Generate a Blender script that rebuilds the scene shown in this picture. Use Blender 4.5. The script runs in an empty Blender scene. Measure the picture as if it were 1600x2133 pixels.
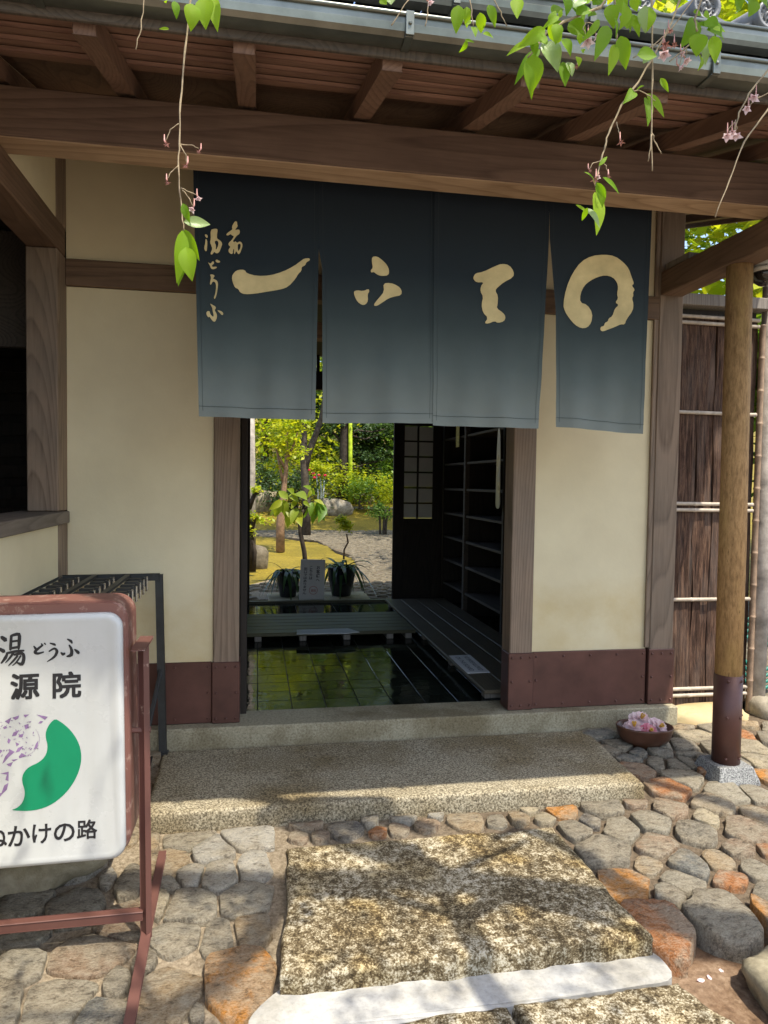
import bpy, bmesh, math, random
from mathutils import Vector, Matrix, noise
R = random.Random(7)
S = bpy.context.scene
# ------------------------------------------------------------------ camera
CAM = Vector((0, -3.4, 1.4455)); FPX = 1487.43
MC = Matrix(((0.9842715334306625, -0.1761304675538, 0.0136969659900301),
             (-0.006099753656552309, 0.04360330325267209, 0.9990303023185958),
             (0.17655690720949327, 0.983400635725204, -0.04184313769165819)))
cam = bpy.data.cameras.new('camera'); co = bpy.data.objects.new('camera', cam)
S.collection.objects.link(co); S.camera = co
cam.sensor_fit = 'HORIZONTAL'; cam.sensor_width = 36; cam.lens = 36 * FPX / 1600
cam.clip_start = .05; cam.clip_end = 1500
r3 = Matrix((MC[0], MC[1], -Vector(MC[2]))).transposed()
co.matrix_world = Matrix.Translation(CAM) @ r3.to_4x4()
# ------------------------------------------------------------------ light
SUN = Vector((0.28, -0.385, 1.0)).normalized()
W = bpy.data.worlds.new('World'); S.world = W; W.use_nodes = True
wn = W.node_tree.nodes; bg = wn['Background']
sky = wn.new('ShaderNodeTexSky'); sky.sky_type = 'NISHITA'; sky.sun_disc = False
sky.sun_elevation = math.asin(SUN.z); sky.sun_rotation = math.atan2(SUN.x, SUN.y)
sky.dust_density = 2.0; sky.air_density = 1.0
W.node_tree.links.new(sky.outputs[0], bg.inputs[0]); bg.inputs[1].default_value = 0.15
sl = bpy.data.lights.new('sun', 'SUN'); sl.energy = 2.9; sl.angle = math.radians(.55); sl.color = (1, .93, .80)
so = bpy.data.objects.new('sun', sl); S.collection.objects.link(so); so.location = (3, -4, 12)
so.rotation_euler = SUN.to_track_quat('Z', 'Y').to_euler()
S.view_settings.view_transform = 'Standard'; S.view_settings.look = 'None'
S.view_settings.exposure = 1.35; S.view_settings.gamma = 1.0; S.view_settings.use_curve_mapping = False
S.cycles.max_bounces = 8; S.cycles.diffuse_bounces = 5; S.cycles.transmission_bounces = 4
S.cycles.use_denoising = True; S.cycles.sample_clamp_indirect = 6

# ------------------------------------------------------------------ survey helpers: where a sight line meets a real plane
def ray(x, y):
    v = Vector(((x - 800) / FPX, -(y - 1066.5) / FPX, 1))
    return MC.transposed() @ v
def on_y(x, y, Y):
    d = ray(x, y); return CAM + d * ((Y - CAM.y) / d.y)
def on_z(x, y, z):
    d = ray(x, y); return CAM + d * ((z - CAM.z) / d.z)
def on_x(x, y, X):
    d = ray(x, y); return CAM + d * ((X - CAM.x) / d.x)
GP = [(-9, -.10), (-2.3, -.08), (-1.75, -.045), (-1.45, .03), (-.7, .13), (-.05, .2), (9, .2)]
def gz(y):
    for (a, za), (b, zb) in zip(GP, GP[1:]):
        if y <= b: return za + (zb - za) * max(0, (y - a)) / (b - a)
    return .2
def on_g(x, y):
    z = .1
    for _ in range(8):
        p = on_z(x, y, z); z = gz(p.y)
    return p

# ------------------------------------------------------------------ materials
def mat(name, rough=.7, spec=.3, metal=0):
    m = bpy.data.materials.new(name); m.use_nodes = True
    t = m.node_tree; b = t.nodes['Principled BSDF']
    b.inputs['Roughness'].default_value = rough; b.inputs['Metallic'].default_value = metal
    b.inputs['Specular IOR Level'].default_value = spec
    return m, t, b
def N(t, kind, **kw):
    n = t.nodes.new(kind)
    for k, v in kw.items():
        if k.startswith('i_'):
            key = k[2:].replace('_', ' ')
            n.inputs[int(key) if key.isdigit() else key].default_value = v
        else: setattr(n, k, v)
    return n
def L(t, a, b): t.links.new(a, b)
def ramp(t, fac, stops):
    n = t.nodes.new('ShaderNodeValToRGB'); e = n.color_ramp.elements
    while len(e) < len(stops): e.new(.5)
    for k, (p, c) in zip(e, stops):
        k.position = p; k.color = (*c, 1) if len(c) == 3 else c
    if fac is not None: L(t, fac, n.inputs[0])
    return n.outputs[0]
def mix(t, f, a, b, mode='MIX'):
    n = t.nodes.new('ShaderNodeMix'); n.data_type = 'RGBA'; n.blend_type = mode
    for s, v in ((0, f), (6, a), (7, b)):
        if hasattr(v, 'is_linked') or hasattr(v, 'links'): L(t, v, n.inputs[s])
        elif s == 0: n.inputs[0].default_value = v
        else: n.inputs[s].default_value = (*v, 1)
    return n.outputs[2]
def coords(t, scale=(1, 1, 1), rot=(0, 0, 0), rnd=True):
    tc = N(t, 'ShaderNodeTexCoord'); mp = N(t, 'ShaderNodeMapping')
    mp.inputs['Scale'].default_value = scale; mp.inputs['Rotation'].default_value = rot
    if rnd:
        oi = N(t, 'ShaderNodeObjectInfo'); mu = N(t, 'ShaderNodeVectorMath', operation='MULTIPLY_ADD')
        L(t, oi.outputs['Random'], mu.inputs[0]); mu.inputs[1].default_value = (17, 31, 23)
        L(t, tc.outputs['Object'], mu.inputs[2]); L(t, mu.outputs[0], mp.inputs[0])
    else: L(t, tc.outputs['Object'], mp.inputs[0])
    return mp.outputs[0]
def noise_t(t, vec, scale, detail=6, rough=.6, dist=0):
    n = N(t, 'ShaderNodeTexNoise', i_Scale=scale, i_Detail=detail, i_Roughness=rough, i_Distortion=dist)
    L(t, vec, n.inputs['Vector']); return n.outputs[0]
def bump(t, b, h, strength=.3, dist=.01):
    n = N(t, 'ShaderNodeBump', i_Strength=strength, i_Distance=dist)
    L(t, h, n.inputs['Height']); L(t, n.outputs[0], b.inputs['Normal'])
def plain(name, col, rough=.6, spec=.3, metal=0, var=.15, scale=8, bmp=0, bscale=60):
    m, t, b = mat(name, rough, spec, metal)
    v = coords(t); n = noise_t(t, v, scale)
    d = tuple(c * (1 - var) for c in col); u = tuple(min(1, c * (1 + var)) for c in col)
    L(t, ramp(t, n, [(.3, d), (.7, u)]), b.inputs['Base Color'])
    if bmp: bump(t, b, noise_t(t, v, bscale, 4), bmp, .004)
    return m
def wood(name, c1, c2, axis='x', rough=.65, worn=None, spec=.25, ring=30):
    m, t, b = mat(name, rough, spec)
    s = {'x': (.06, 1, 1), 'y': (1, .06, 1), 'z': (1, 1, .06)}[axis]
    v = coords(t, s); fine = noise_t(t, v, 90, 5, .65)
    s2 = {'x': (.045, 1, 1), 'y': (1, .045, 1), 'z': (1, 1, .06)}[axis]
    v2 = coords(t, s2)
    big = noise_t(t, v2, 4.2, 0, .4)
    k = N(t, 'ShaderNodeMath', operation='MULTIPLY', i_1=ring); L(t, big, k.inputs[0])
    fr = N(t, 'ShaderNodeMath', operation='FRACT'); L(t, k.outputs[0], fr.inputs[0])
    g = ramp(t, fr.outputs[0], [(0, (.2, .2, .2)), (.12, (.75, .75, .75)), (.6, (.62, .62, .62)), (.92, (.35, .35, .35)), (1, (.2, .2, .2))])
    gm = mix(t, .55, g, fine)
    col = ramp(t, gm, [(.25, c1), (.62, c2)])
    blot = noise_t(t, coords(t), 2.2, 4)
    col = mix(t, ramp(t, blot, [(.35, (0, 0, 0)), (.75, (.55, .55, .55))]), col, worn or tuple(c * .6 for c in c1))
    L(t, col, b.inputs['Base Color']); bump(t, b, gm, .35, .003)
    return m
def speck(name, cols, scale, stain=None, rough=.75, bs=.5, big=1.6, spec=.3):
    m, t, b = mat(name, rough, spec)
    v = coords(t); n = noise_t(t, v, scale, 8, .72)
    col = ramp(t, n, cols)
    if stain:
        s = noise_t(t, v, big, 5, .6)
        col = mix(t, ramp(t, s, [(.42, (0, 0, 0)), (.62, (.85, .85, .85))]), col, mix(t, .75, col, stain, 'MULTIPLY'))
    L(t, col, b.inputs['Base Color']); bump(t, b, n, bs, .006)
    return m
M = {}
M['beam'] = wood('beam_wood', (.085, .052, .038), (.18, .118, .085), 'x')
M['soffit'] = wood('pale_bounce_lit_underside', (.27, .17, .095), (.50, .35, .22), 'x')  # less weathered wood, with ground bounce light also put into its colour
M['raft'] = wood('rafter_wood', (.13, .075, .052), (.24, .145, .10), 'y')
M['cross'] = wood('cross_beam_wood', (.10, .06, .038), (.20, .125, .08), 'y')
M['board'] = wood('eave_board_wood', (.17, .095, .068), (.36, .215, .16), 'x')
M['post'] = wood('post_wood', (.115, .078, .05), (.26, .185, .125), 'z', worn=(.13, .115, .09))
M['rail'] = wood('rail_wood', (.085, .052, .032), (.19, .122, .075), 'x')
M['greywood'] = wood('grey_wood', (.13, .11, .09), (.30, .265, .225), 'z')
M['sill'] = wood('window_sill_wood', (.10, .078, .058), (.21, .17, .13), 'y')
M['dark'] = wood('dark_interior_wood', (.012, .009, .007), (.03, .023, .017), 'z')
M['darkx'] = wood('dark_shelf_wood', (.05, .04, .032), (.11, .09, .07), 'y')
M['duck'] = wood('duckboard_wood', (.07, .055, .035), (.14, .115, .075), 'y', rough=.5)
M['duckx'] = wood('duckboard_cross_wood', (.06, .053, .028), (.12, .108, .06), 'x', rough=.5)
def plaster():
    m, t, b = mat('cream_plaster', .85, .1)
    v = coords(t); n = noise_t(t, v, 1.6, 4, .5)
    col = ramp(t, n, [(.3, (.66, .565, .355)), (.7, (.74, .65, .425))])
    sep = N(t, 'ShaderNodeSeparateXYZ'); tc = N(t, 'ShaderNodeTexCoord'); L(t, tc.outputs['Object'], sep.inputs[0])
    st = noise_t(t, coords(t, (1.5, 1.5, 1.8)), 2.4, 7, .65)
    h = N(t, 'ShaderNodeMapRange', i_1=.62, i_2=.98, i_3=1.0, i_4=0.0); L(t, sep.outputs[2], h.inputs[0])
    mm = N(t, 'ShaderNodeMath', operation='MULTIPLY'); L(t, h.outputs[0], mm.inputs[0]); L(t, st, mm.inputs[1])
    col = mix(t, ramp(t, mm.outputs[0], [(.3, (0, 0, 0)), (.65, (.6, .6, .6))]), col, (.56, .42, .19))
    mk = noise_t(t, coords(t, (1, 1, 2.5), (0, .7, 0)), 9, 9, .8, .6)
    col = mix(t, ramp(t, mk, [(.685, (0, 0, 0)), (.72, (.35, .35, .35))]), col, (.35, .30, .22))
    col = mix(t, ramp(t, noise_t(t, v, 3.2, 8, .7), [(.35, (.16, .16, .16)), (.65, (0, 0, 0))]), col, (.48, .41, .28))
    L(t, col, b.inputs['Base Color']); bump(t, b, noise_t(t, v, 38, 8, .7), .22, .004); return m
M['plaster'] = plaster()
M['copper'] = plain('brown_copper_sheet', (.105, .046, .034), .42, .45, .25, .3, 5, .05, 20)
M['granite'] = speck('granite_sill', [(.3, (.15, .125, .075)), (.5, (.33, .29, .19)), (.7, (.44, .40, .28))], 95, (.30, .22, .10), big=3)
M['slab'] = speck('granite_slab', [(.36, (.05, .04, .025)), (.46, (.17, .142, .092)), (.55, (.38, .33, .225)), (.68, (.56, .51, .38))], 130, (.42, .31, .12), big=2.2, bs=.4)
def stepm():
    m, t, b = mat('mossy_step_stone', .8, .25); v = coords(t)
    f = noise_t(t, v, 150, 6, .7); md = noise_t(t, v, 40, 5, .62); bg_ = noise_t(t, v, 3.4, 5, .6)
    a = N(t, 'ShaderNodeMath', operation='MULTIPLY_ADD', i_1=.75); L(t, md, a.inputs[0]); L(t, f, a.inputs[2])
    a2 = N(t, 'ShaderNodeMath', operation='MULTIPLY_ADD', i_1=.45); L(t, bg_, a2.inputs[0]); L(t, a.outputs[0], a2.inputs[2])
    k = N(t, 'ShaderNodeMapRange', i_1=.84, i_2=1.34, i_3=0, i_4=1); L(t, a2.outputs[0], k.inputs[0])
    col = ramp(t, k.outputs[0], [(.14, (.028, .019, .008)), (.36, (.085, .060, .028)), (.52, (.165, .128, .072)), (.64, (.30, .255, .165)), (.85, (.50, .45, .34))])
    col = mix(t, ramp(t, noise_t(t, v, 5, 4), [(.48, (0, 0, 0)), (.66, (.7, .7, .7))]), col, mix(t, 1, col, (1.0, .82, .42), 'MULTIPLY'))
    L(t, col, b.inputs['Base Color']); bump(t, b, a.outputs[0], .55, .006); return m
M['step'] = stepm()
def cobble():
    m, t, b = mat('cobble_stone', .62, .4)
    oi = N(t, 'ShaderNodeObjectInfo'); base = oi.outputs['Color']
    v = coords(t); n1 = noise_t(t, v, 8, 6, .62, .2); v2 = coords(t, (1, 2.0, 1), (0, 0, .5))
    n2 = noise_t(t, v2, 120, 8, .78, .15); n3 = noise_t(t, v2, 26, 9, .74, .35)
    col = mix(t, ramp(t, n1, [(.43, (0, 0, 0)), (.57, (.72, .72, .72))]), base, (.37, .305, .205))
    col = mix(t, ramp(t, n3, [(.47, (0, 0, 0)), (.64, (.75, .75, .75))]), col, mix(t, .42, col, (.72, .64, .48)))
    col = mix(t, ramp(t, n2, [(.48, (0, 0, 0)), (.72, (.55, .55, .55))]), col, (.66, .59, .46))
    col = mix(t, ramp(t, n2, [(.30, (1, 1, 1)), (.49, (0, 0, 0))]), col, mix(t, .88, col, (.05, .038, .025)))
    col = mix(t, ramp(t, n3, [(.36, (.9, .9, .9)), (.46, (0, 0, 0))]), col, mix(t, .8, col, (.07, .05, .03)))
    L(t, col, b.inputs['Base Color'])
    ad = N(t, 'ShaderNodeMath', operation='MULTIPLY_ADD', i_1=2.2); L(t, n3, ad.inputs[0]); L(t, n2, ad.inputs[2])
    bump(t, b, ad.outputs[0], 1.0, .014); return m
M['cobble'] = cobble()
def mortarm():
    m, t, b = mat('mortar', .8, .3); v = coords(t, rnd=False); n = noise_t(t, v, 70, 8, .72)
    col = ramp(t, n, [(.32, (.10, .075, .045)), (.52, (.25, .20, .135)), (.72, (.38, .32, .23))])
    sx = N(t, 'ShaderNodeSeparateXYZ'); L(t, v, sx.inputs[0]); wn_ = noise_t(t, v, 2.2, 5, .6)
    a = N(t, 'ShaderNodeMath', operation='MULTIPLY_ADD', i_1=.5); L(t, sx.outputs[0], a.inputs[0]); L(t, wn_, a.inputs[2])
    wet = ramp(t, a.outputs[0], [(.55, (0, 0, 0)), (.95, (.85, .85, .85))])
    L(t, mix(t, wet, col, mix(t, 1, col, (.40, .36, .34), 'MULTIPLY')), b.inputs['Base Color'])
    bump(t, b, n, .9, .008); return m
M['mortar'] = mortarm()
M['concrete'] = speck('pale_concrete', [(.3, (.30, .295, .275)), (.5, (.39, .385, .36)), (.7, (.45, .44, .41))], 55, (.62, .58, .5), big=5, bs=.4)
M['dirt'] = speck('brown_dirt', [(.3, (.10, .062, .036)), (.5, (.20, .13, .078)), (.72, (.33, .24, .16))], 45, (.5, .38, .27), big=4, bs=.9)
M['rock'] = speck('rock', [(.3, (.16, .14, .10)), (.55, (.32, .28, .21)), (.75, (.45, .41, .33))], 14, (.3, .24, .12), big=5, bs=.9)
M['yrock'] = speck('yellow_rock', [(.3, (.33, .25, .12)), (.55, (.52, .43, .24)), (.75, (.64, .56, .38))], 12, (.5, .33, .13), big=6, bs=.7)
M['darkrock'] = speck('brown_boulder', [(.3, (.15, .125, .08)), (.55, (.31, .27, .18)), (.75, (.43, .39, .28))], 12, (.35, .3, .18), big=4, bs=.9)  # speckled brown stone for the boulder and darker rocks
M['greygranite'] = speck('grey_granite', [(.40, (.06, .06, .06)), (.5, (.20, .20, .19)), (.62, (.34, .34, .32))], 150, None, bs=.08)
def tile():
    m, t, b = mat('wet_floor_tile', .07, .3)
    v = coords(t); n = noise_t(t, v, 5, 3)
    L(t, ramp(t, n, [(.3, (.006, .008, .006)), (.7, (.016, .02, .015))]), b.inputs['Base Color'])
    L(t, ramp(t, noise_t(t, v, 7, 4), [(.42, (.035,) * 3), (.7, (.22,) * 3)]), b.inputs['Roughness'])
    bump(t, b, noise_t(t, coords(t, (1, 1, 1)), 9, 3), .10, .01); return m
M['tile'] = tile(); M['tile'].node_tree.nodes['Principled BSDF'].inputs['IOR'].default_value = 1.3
M['grout'] = plain('tile_grout', (.09, .09, .07), .6)
M['seam'] = plain('seam_thread', (.030, .038, .039), .9)
def noren():
    m, t, b = mat('indigo_cloth', .85, .15)
    tc = N(t, 'ShaderNodeTexCoord'); sep = N(t, 'ShaderNodeSeparateXYZ'); L(t, tc.outputs['Object'], sep.inputs[0])
    n = noise_t(t, coords(t), 4, 4)
    a = N(t, 'ShaderNodeMath', operation='MULTIPLY_ADD', i_1=.10); L(t, n, a.inputs[0]); L(t, sep.outputs[2], a.inputs[2])
    mr = N(t, 'ShaderNodeMapRange', i_1=-.93, i_2=.02, i_3=0, i_4=1); L(t, a.outputs[0], mr.inputs[0])
    col = ramp(t, mr.outputs[0], [(0, (.185, .205, .18)), (.14, (.145, .165, .147)), (.30, (.082, .102, .095)), (.48, (.036, .050, .050)), (.68, (.015, .023, .028)), (1, (.010, .015, .021))])
    w1 = N(t, 'ShaderNodeTexWave', wave_type='BANDS', bands_direction='X', i_Scale=160, i_Distortion=.5); L(t, tc.outputs['Object'], w1.inputs[0])
    L(t, mix(t, ramp(t, w1.outputs[1], [(0, (0, 0, 0)), (1, (.18, .18, .18))]), col, mix(t, 1, col, (1.25, 1.25, 1.25), 'MULTIPLY')), b.inputs['Base Color'])
    b.inputs['Sheen Weight'].default_value = .15
    bump(t, b, w1.outputs[1], .12, .001); return m
M['noren'] = noren()
M['gold'] = plain('pale_gold_dye', (.54, .44, .22), .85, .1, 0, .16, 14)
M['gutter'] = plain('gutter_metal', (.17, .18, .155), .33, .5, .75, .4, 6, .08, 9)
M['ktile'] = plain('grey_roof_tile', (.16, .165, .17), .45, .5, 0, .3, 20, .1)
def bark():
    m, t, b = mat('cedar_bark', .85, .15)
    v = coords(t, (1, 1, .07)); n = noise_t(t, v, 85, 8, .75, .3)
    v2 = coords(t, (1, 1, .4))
    col = ramp(t, n, [(.34, (.014, .008, .006)), (.5, (.075, .042, .028)), (.72, (.23, .135, .085))])
    col = mix(t, ramp(t, noise_t(t, v2, 6), [(.45, (0, 0, 0)), (.7, (.4, .4, .4))]), col, (.16, .13, .11))
    L(t, col, b.inputs['Base Color']); bump(t, b, n, .9, .008); return m
M['bark'] = bark()
M['bamboo'] = plain('weathered_bamboo', (.42, .35, .27), .5, .35, 0, .3, 25)
M['bamboo2'] = plain('brown_bamboo', (.25, .17, .11), .5, .35, 0, .35, 20)
def algae():
    m, t, b = mat('round_log_wood', .75, .2)
    v = coords(t, (1, 1, .25)); n = noise_t(t, v, 70, 6, .7); big = noise_t(t, coords(t, (1, 1, .5)), 5, 4)
    col = ramp(t, n, [(.3, (.17, .092, .035)), (.6, (.40, .235, .095))])
    col = mix(t, ramp(t, big, [(.5, (0, 0, 0)), (.7, (.5, .5, .5))]), col, (.40, .27, .085))
    col = mix(t, ramp(t, n, [(.62, (0, 0, 0)), (.68, (.7, .7, .7))]), col, (.07, .04, .015))
    L(t, col, b.inputs['Base Color']); bump(t, b, n, .5, .004); return m
M['column'] = algae()
M['log'] = plain('grey_log', (.30, .265, .225), .8, .2, 0, .45, 12, .6, 50)
def acrylic():
    m, t, b = mat('white_acrylic', .3, .5); v = coords(t)
    col = ramp(t, noise_t(t, v, 3, 6, .65), [(.3, (.40, .415, .40)), (.7, (.47, .485, .475))])
    col = mix(t, ramp(t, noise_t(t, coords(t, (1, 1, .35)), 34, 8, .8, .4), [(.68, (0, 0, 0)), (.74, (.55, .55, .55))]), col, (.16, .15, .13))
    col = mix(t, ramp(t, noise_t(t, coords(t, (1, 1, .12)), 8, 5, .6), [(.5, (0, 0, 0)), (.75, (.3, .3, .3))]), col, (.30, .29, .25))
    L(t, col, b.inputs['Base Color']); L(t, ramp(t, noise_t(t, v, 9, 5), [(.3, (.2,) * 3), (.7, (.45,) * 3)]), b.inputs['Roughness']); return m
M['white'] = acrylic()
M['sticker'] = plain('black_ink', (.016, .016, .018), .5)
M['green'] = plain('green_ink', (.0, .19, .085), .4, .4, 0, .06)
M['violet'] = plain('violet_ink', (.20, .125, .25), .5, .3, 0, .35, 40)
def rusty(name, col, r2, amt=.66):
    m, t, b = mat(name, .5, .4)
    v = coords(t); n = noise_t(t, v, 16, 8, .7)
    c = mix(t, ramp(t, n, [(amt, (0, 0, 0)), (amt + .05, (1, 1, 1))]), col, r2)
    L(t, c, b.inputs['Base Color']); bump(t, b, n, .2, .002); return m
M['brown'] = rusty('brown_painted_steel', (.105, .045, .035), (.33, .24, .19), .64)
M['brownwood'] = rusty('weathered_brown_case', (.165, .072, .055), (.27, .165, .13), .55)
M['steel'] = plain('black_steel', (.034, .034, .031), .5, .4, 0, .3, 20)
M['chrome'] = plain('nickel', (.55, .53, .47), .25, .5, .9)
M['paper'] = plain('white_paper', (.70, .68, .66), .8, .1, 0, .05)
M['red'] = plain('red_stamp_ink', (.42, .10, .07), .7)
M['pane'] = plain('shoji_paper', (.60, .60, .55), .8, .1, 0, .05)
M['clay'] = plain('brown_glazed_clay', (.085, .036, .020), .3, .5, 0, .3, 12)
M['pot'] = plain('black_glazed_pot', (.012, .013, .016), .15, .6)
M['camwhite'] = plain('camera_housing', (.42, .40, .34), .4, .4)
M['glassdark'] = plain('dark_dome', (.01, .01, .012), .06, .8)
M['hose'] = plain('green_hose', (.02, .16, .12), .4)
M['hosew'] = plain('pale_hose', (.62, .66, .62), .4)
def leafm(name, c1, c2, trans=.5, rough=.45, vein=False, tint=(1.25, 1.2, .55)):
    m, t, b = mat(name, rough, .4)
    oi = N(t, 'ShaderNodeObjectInfo'); g = N(t, 'ShaderNodeNewGeometry')
    r = g.outputs['Random Per Island']
    ad = N(t, 'ShaderNodeMath', operation='ADD'); L(t, r, ad.inputs[0]); L(t, oi.outputs['Random'], ad.inputs[1])
    fr = N(t, 'ShaderNodeMath', operation='FRACT'); L(t, ad.outputs[0], fr.inputs[0])
    col = ramp(t, fr.outputs[0], [(0, c1), (1, c2)])
    if vein:
        uv = N(t, 'ShaderNodeTexCoord'); w = N(t, 'ShaderNodeTexWave', wave_type='BANDS', bands_direction='DIAGONAL', i_Scale=4.5); L(t, uv.outputs['UV'], w.inputs[0])
        col = mix(t, ramp(t, w.outputs[1], [(.3, (0, 0, 0)), (1, (.3, .3, .3))]), col, tuple(c * .6 for c in c1)); bump(t, b, w.outputs[1], .3, .001)
    L(t, col, b.inputs['Base Color'])
    tr = N(t, 'ShaderNodeBsdfTranslucent'); ms = N(t, 'ShaderNodeMixShader', i_0=trans)
    L(t, mix(t, 1, col, tint, 'MULTIPLY'), tr.inputs[0]); L(t, b.outputs[0], ms.inputs[1]); L(t, tr.outputs[0], ms.inputs[2])
    L(t, ms.outputs[0], t.nodes['Material Output'].inputs[0]); return m
M['cherry'] = leafm('cherry_leaf', (.17, .34, .004), (.36, .54, .010), .58, .55, True)
M['cherrypale'] = leafm('cherry_leaf_pale', (.30, .42, .14), (.36, .46, .18), .4, .3, True)
M['leafy'] = leafm('bright_foliage', (.22, .33, .015), (.52, .52, .03), .52)
M['leafg'] = leafm('green_foliage', (.07, .16, .02), (.20, .30, .04), .45)
M['leafd'] = leafm('dark_foliage', (.02, .05, .015), (.07, .12, .035), .3)
M['strap'] = leafm('strap_leaf', (.025, .055, .022), (.06, .11, .04), .15, .22)
M['bigleaf'] = leafm('broad_leaf', (.10, .22, .02), (.34, .38, .03), .5)
M['petal'] = leafm('pink_petal', (.74, .54, .55), (.84, .70, .69), .35, .6, False, (1, .95, .95))
M['petalred'] = plain('red_petal', (.50, .02, .05), .5)
M['stamen'] = plain('yellow_stamen', (.62, .36, .05), .6)
M['calyx'] = plain('pink_calyx', (.48, .24, .20), .6, .3, 0, .3, 60)
M['twig'] = plain('twig_bark', (.30, .23, .14), .75, .2, 0, .4, 60)
M['trunk'] = plain('grey_trunk', (.075, .06, .046), .85, .15, 0, .5, 14, .8, 40)
M['trunkd'] = plain('dark_trunk', (.045, .035, .028), .85, .15, 0, .5, 14, .8, 40)
M['trunkb'] = plain('brown_trunk', (.24, .15, .09), .85, .15, 0, .4, 14, .6, 40)
M['lime'] = plain('yellow_green_bamboo', (.36, .46, .02), .5, .3, 0, .4, 6, .3, 20)
M['moss'] = speck('golden_moss', [(.3, (.07, .055, .010)), (.5, (.21, .15, .012)), (.7, (.32, .25, .022))], 30, (.45, .5, .2), big=1.2, bs=1)
M['path'] = speck('garden_path_stone', [(.3, (.065, .052, .033)), (.55, (.15, .125, .085)), (.75, (.25, .215, .155))], 16, None, bs=.6)
M['asphalt'] = speck('forecourt_gravel', [(.3, (.16, .14, .11)), (.7, (.34, .31, .26))], 40, None)

# ------------------------------------------------------------------ object helpers
def link(o): S.collection.objects.link(o); return o
def wloc(o):
    v = Vector()
    while o: v += o.location; o = o.parent
    return v
def finish(name, me, m, parent=None, smooth=False):
    if m: me.materials.append(m)
    if parent: me.transform(Matrix.Translation(-wloc(parent)))
    if smooth:
        for p in me.polygons: p.use_smooth = True
    o = link(bpy.data.objects.new(name, me)); o.parent = parent; return o
def obj(name, bm, m, parent=None, smooth=False):
    me = bpy.data.meshes.new(name); bm.to_mesh(me); bm.free(); return finish(name, me, m, parent, smooth)
def tag(o, label=None, cat=None, group=None, kind=None):
    for k, v in (('label', label), ('category', cat), ('group', group), ('kind', kind)):
        if v: o[k] = v
    return o
def thing(name, label, cat, loc, group=None):
    o = link(bpy.data.objects.new(name, None)); o.location = loc; o.empty_display_size = .1
    return tag(o, label, cat, group)
def own(name, bm, m, label, cat, group=None, smooth=False, kind=None):
    """a thing that is one mesh: origin at the middle of its base"""
    n = len(bm.verts); c = sum((v.co for v in bm.verts), Vector()) / n; c.z = min(v.co.z for v in bm.verts)
    bmesh.ops.translate(bm, verts=bm.verts, vec=-c)
    o = obj(name, bm, m, None, smooth); o.location = c; return tag(o, label, cat, group, kind)
def box(bm, x0, x1, y0, y1, z0, z1, bev=.003, rot=None):
    r = bmesh.ops.create_cube(bm, size=1); vs = r['verts']
    c = Vector(((x0 + x1) / 2, (y0 + y1) / 2, (z0 + z1) / 2))
    for v in vs: v.co = Vector((v.co.x * (x1 - x0), v.co.y * (y1 - y0), v.co.z * (z1 - z0)))
    if rot: bmesh.ops.rotate(bm, verts=vs, cent=(0, 0, 0), matrix=rot)
    bmesh.ops.translate(bm, verts=vs, vec=c)
    if bev:
        es = list({e for v in vs for e in v.link_edges})
        bmesh.ops.bevel(bm, geom=es, offset=bev, segments=1, affect='EDGES')
    return bm
def B(*a, **k): return box(bmesh.new(), *a, **k)
def bar(bm, a, b, w, h, bev=.002, up=(0, 0, 1)):
    """rectangular bar from a to b"""
    a = Vector(a); b = Vector(b); d = (b - a); ln = d.length; d.normalize()
    s = d.cross(Vector(up)).normalized(); u = s.cross(d)
    r = bmesh.ops.create_cube(bm, size=1); vs = r['verts']
    for v in vs: v.co = (a + b) / 2 + d * v.co.x * ln + s * v.co.y * w + u * v.co.z * h
    if bev: bmesh.ops.bevel(bm, geom=list({e for v in vs for e in v.link_edges}), offset=bev, segments=1, affect='EDGES')
    return bm
def tube(bm, pts, rad, n=8, cap=True):
    pts = [Vector(p) for p in pts]
    rad = rad if isinstance(rad, (list, tuple)) else [rad] * len(pts)
    rings = []; ref = Vector((.3, .5, .81))
    for i, p in enumerate(pts):
        d = (pts[min(i + 1, len(pts) - 1)] - pts[max(i - 1, 0)]).normalized()
        s = d.cross(ref)
        if s.length < .1: s = d.cross(Vector((1, 0, 0)))
        s.normalize(); u = s.cross(d)
        rings.append([bm.verts.new(p + (s * math.cos(2 * math.pi * k / n) + u * math.sin(2 * math.pi * k / n)) * rad[i]) for k in range(n)])
    for a, b in zip(rings, rings[1:]):
        for k in range(n): bm.faces.new((a[k], a[(k + 1) % n], b[(k + 1) % n], b[k]))
    if cap:
        bm.faces.new(list(reversed(rings[0]))); bm.faces.new(rings[-1])
    return bm
def lathe(bm, prof, c, n=24, sx=1, sy=1):
    rings = [[bm.verts.new((c[0] + r * sx * math.cos(2 * math.pi * k / n), c[1] + r * sy * math.sin(2 * math.pi * k / n), c[2] + z)) for k in range(n)] for r, z in prof]
    for a, b in zip(rings, rings[1:]):
        for k in range(n): bm.faces.new((a[k], a[(k + 1) % n], b[(k + 1) % n], b[k]))
    for ring, rev in ((rings[0], True), (rings[-1], False)):
        bm.faces.new(list(reversed(ring)) if rev else ring)
    return bm
def prism(bm, pts, d):
    """closed polygon (3-D points) pushed along vector d"""
    d = Vector(d); a = [bm.verts.new(p) for p in pts]; b = [bm.verts.new(Vector(p) + d) for p in pts]; n = len(a)
    bm.faces.new(a); bm.faces.new(list(reversed(b)))
    for k in range(n): bm.faces.new((a[k], b[k], b[(k + 1) % n], a[(k + 1) % n]))
    bmesh.ops.recalc_face_normals(bm, faces=bm.faces); return bm
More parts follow.
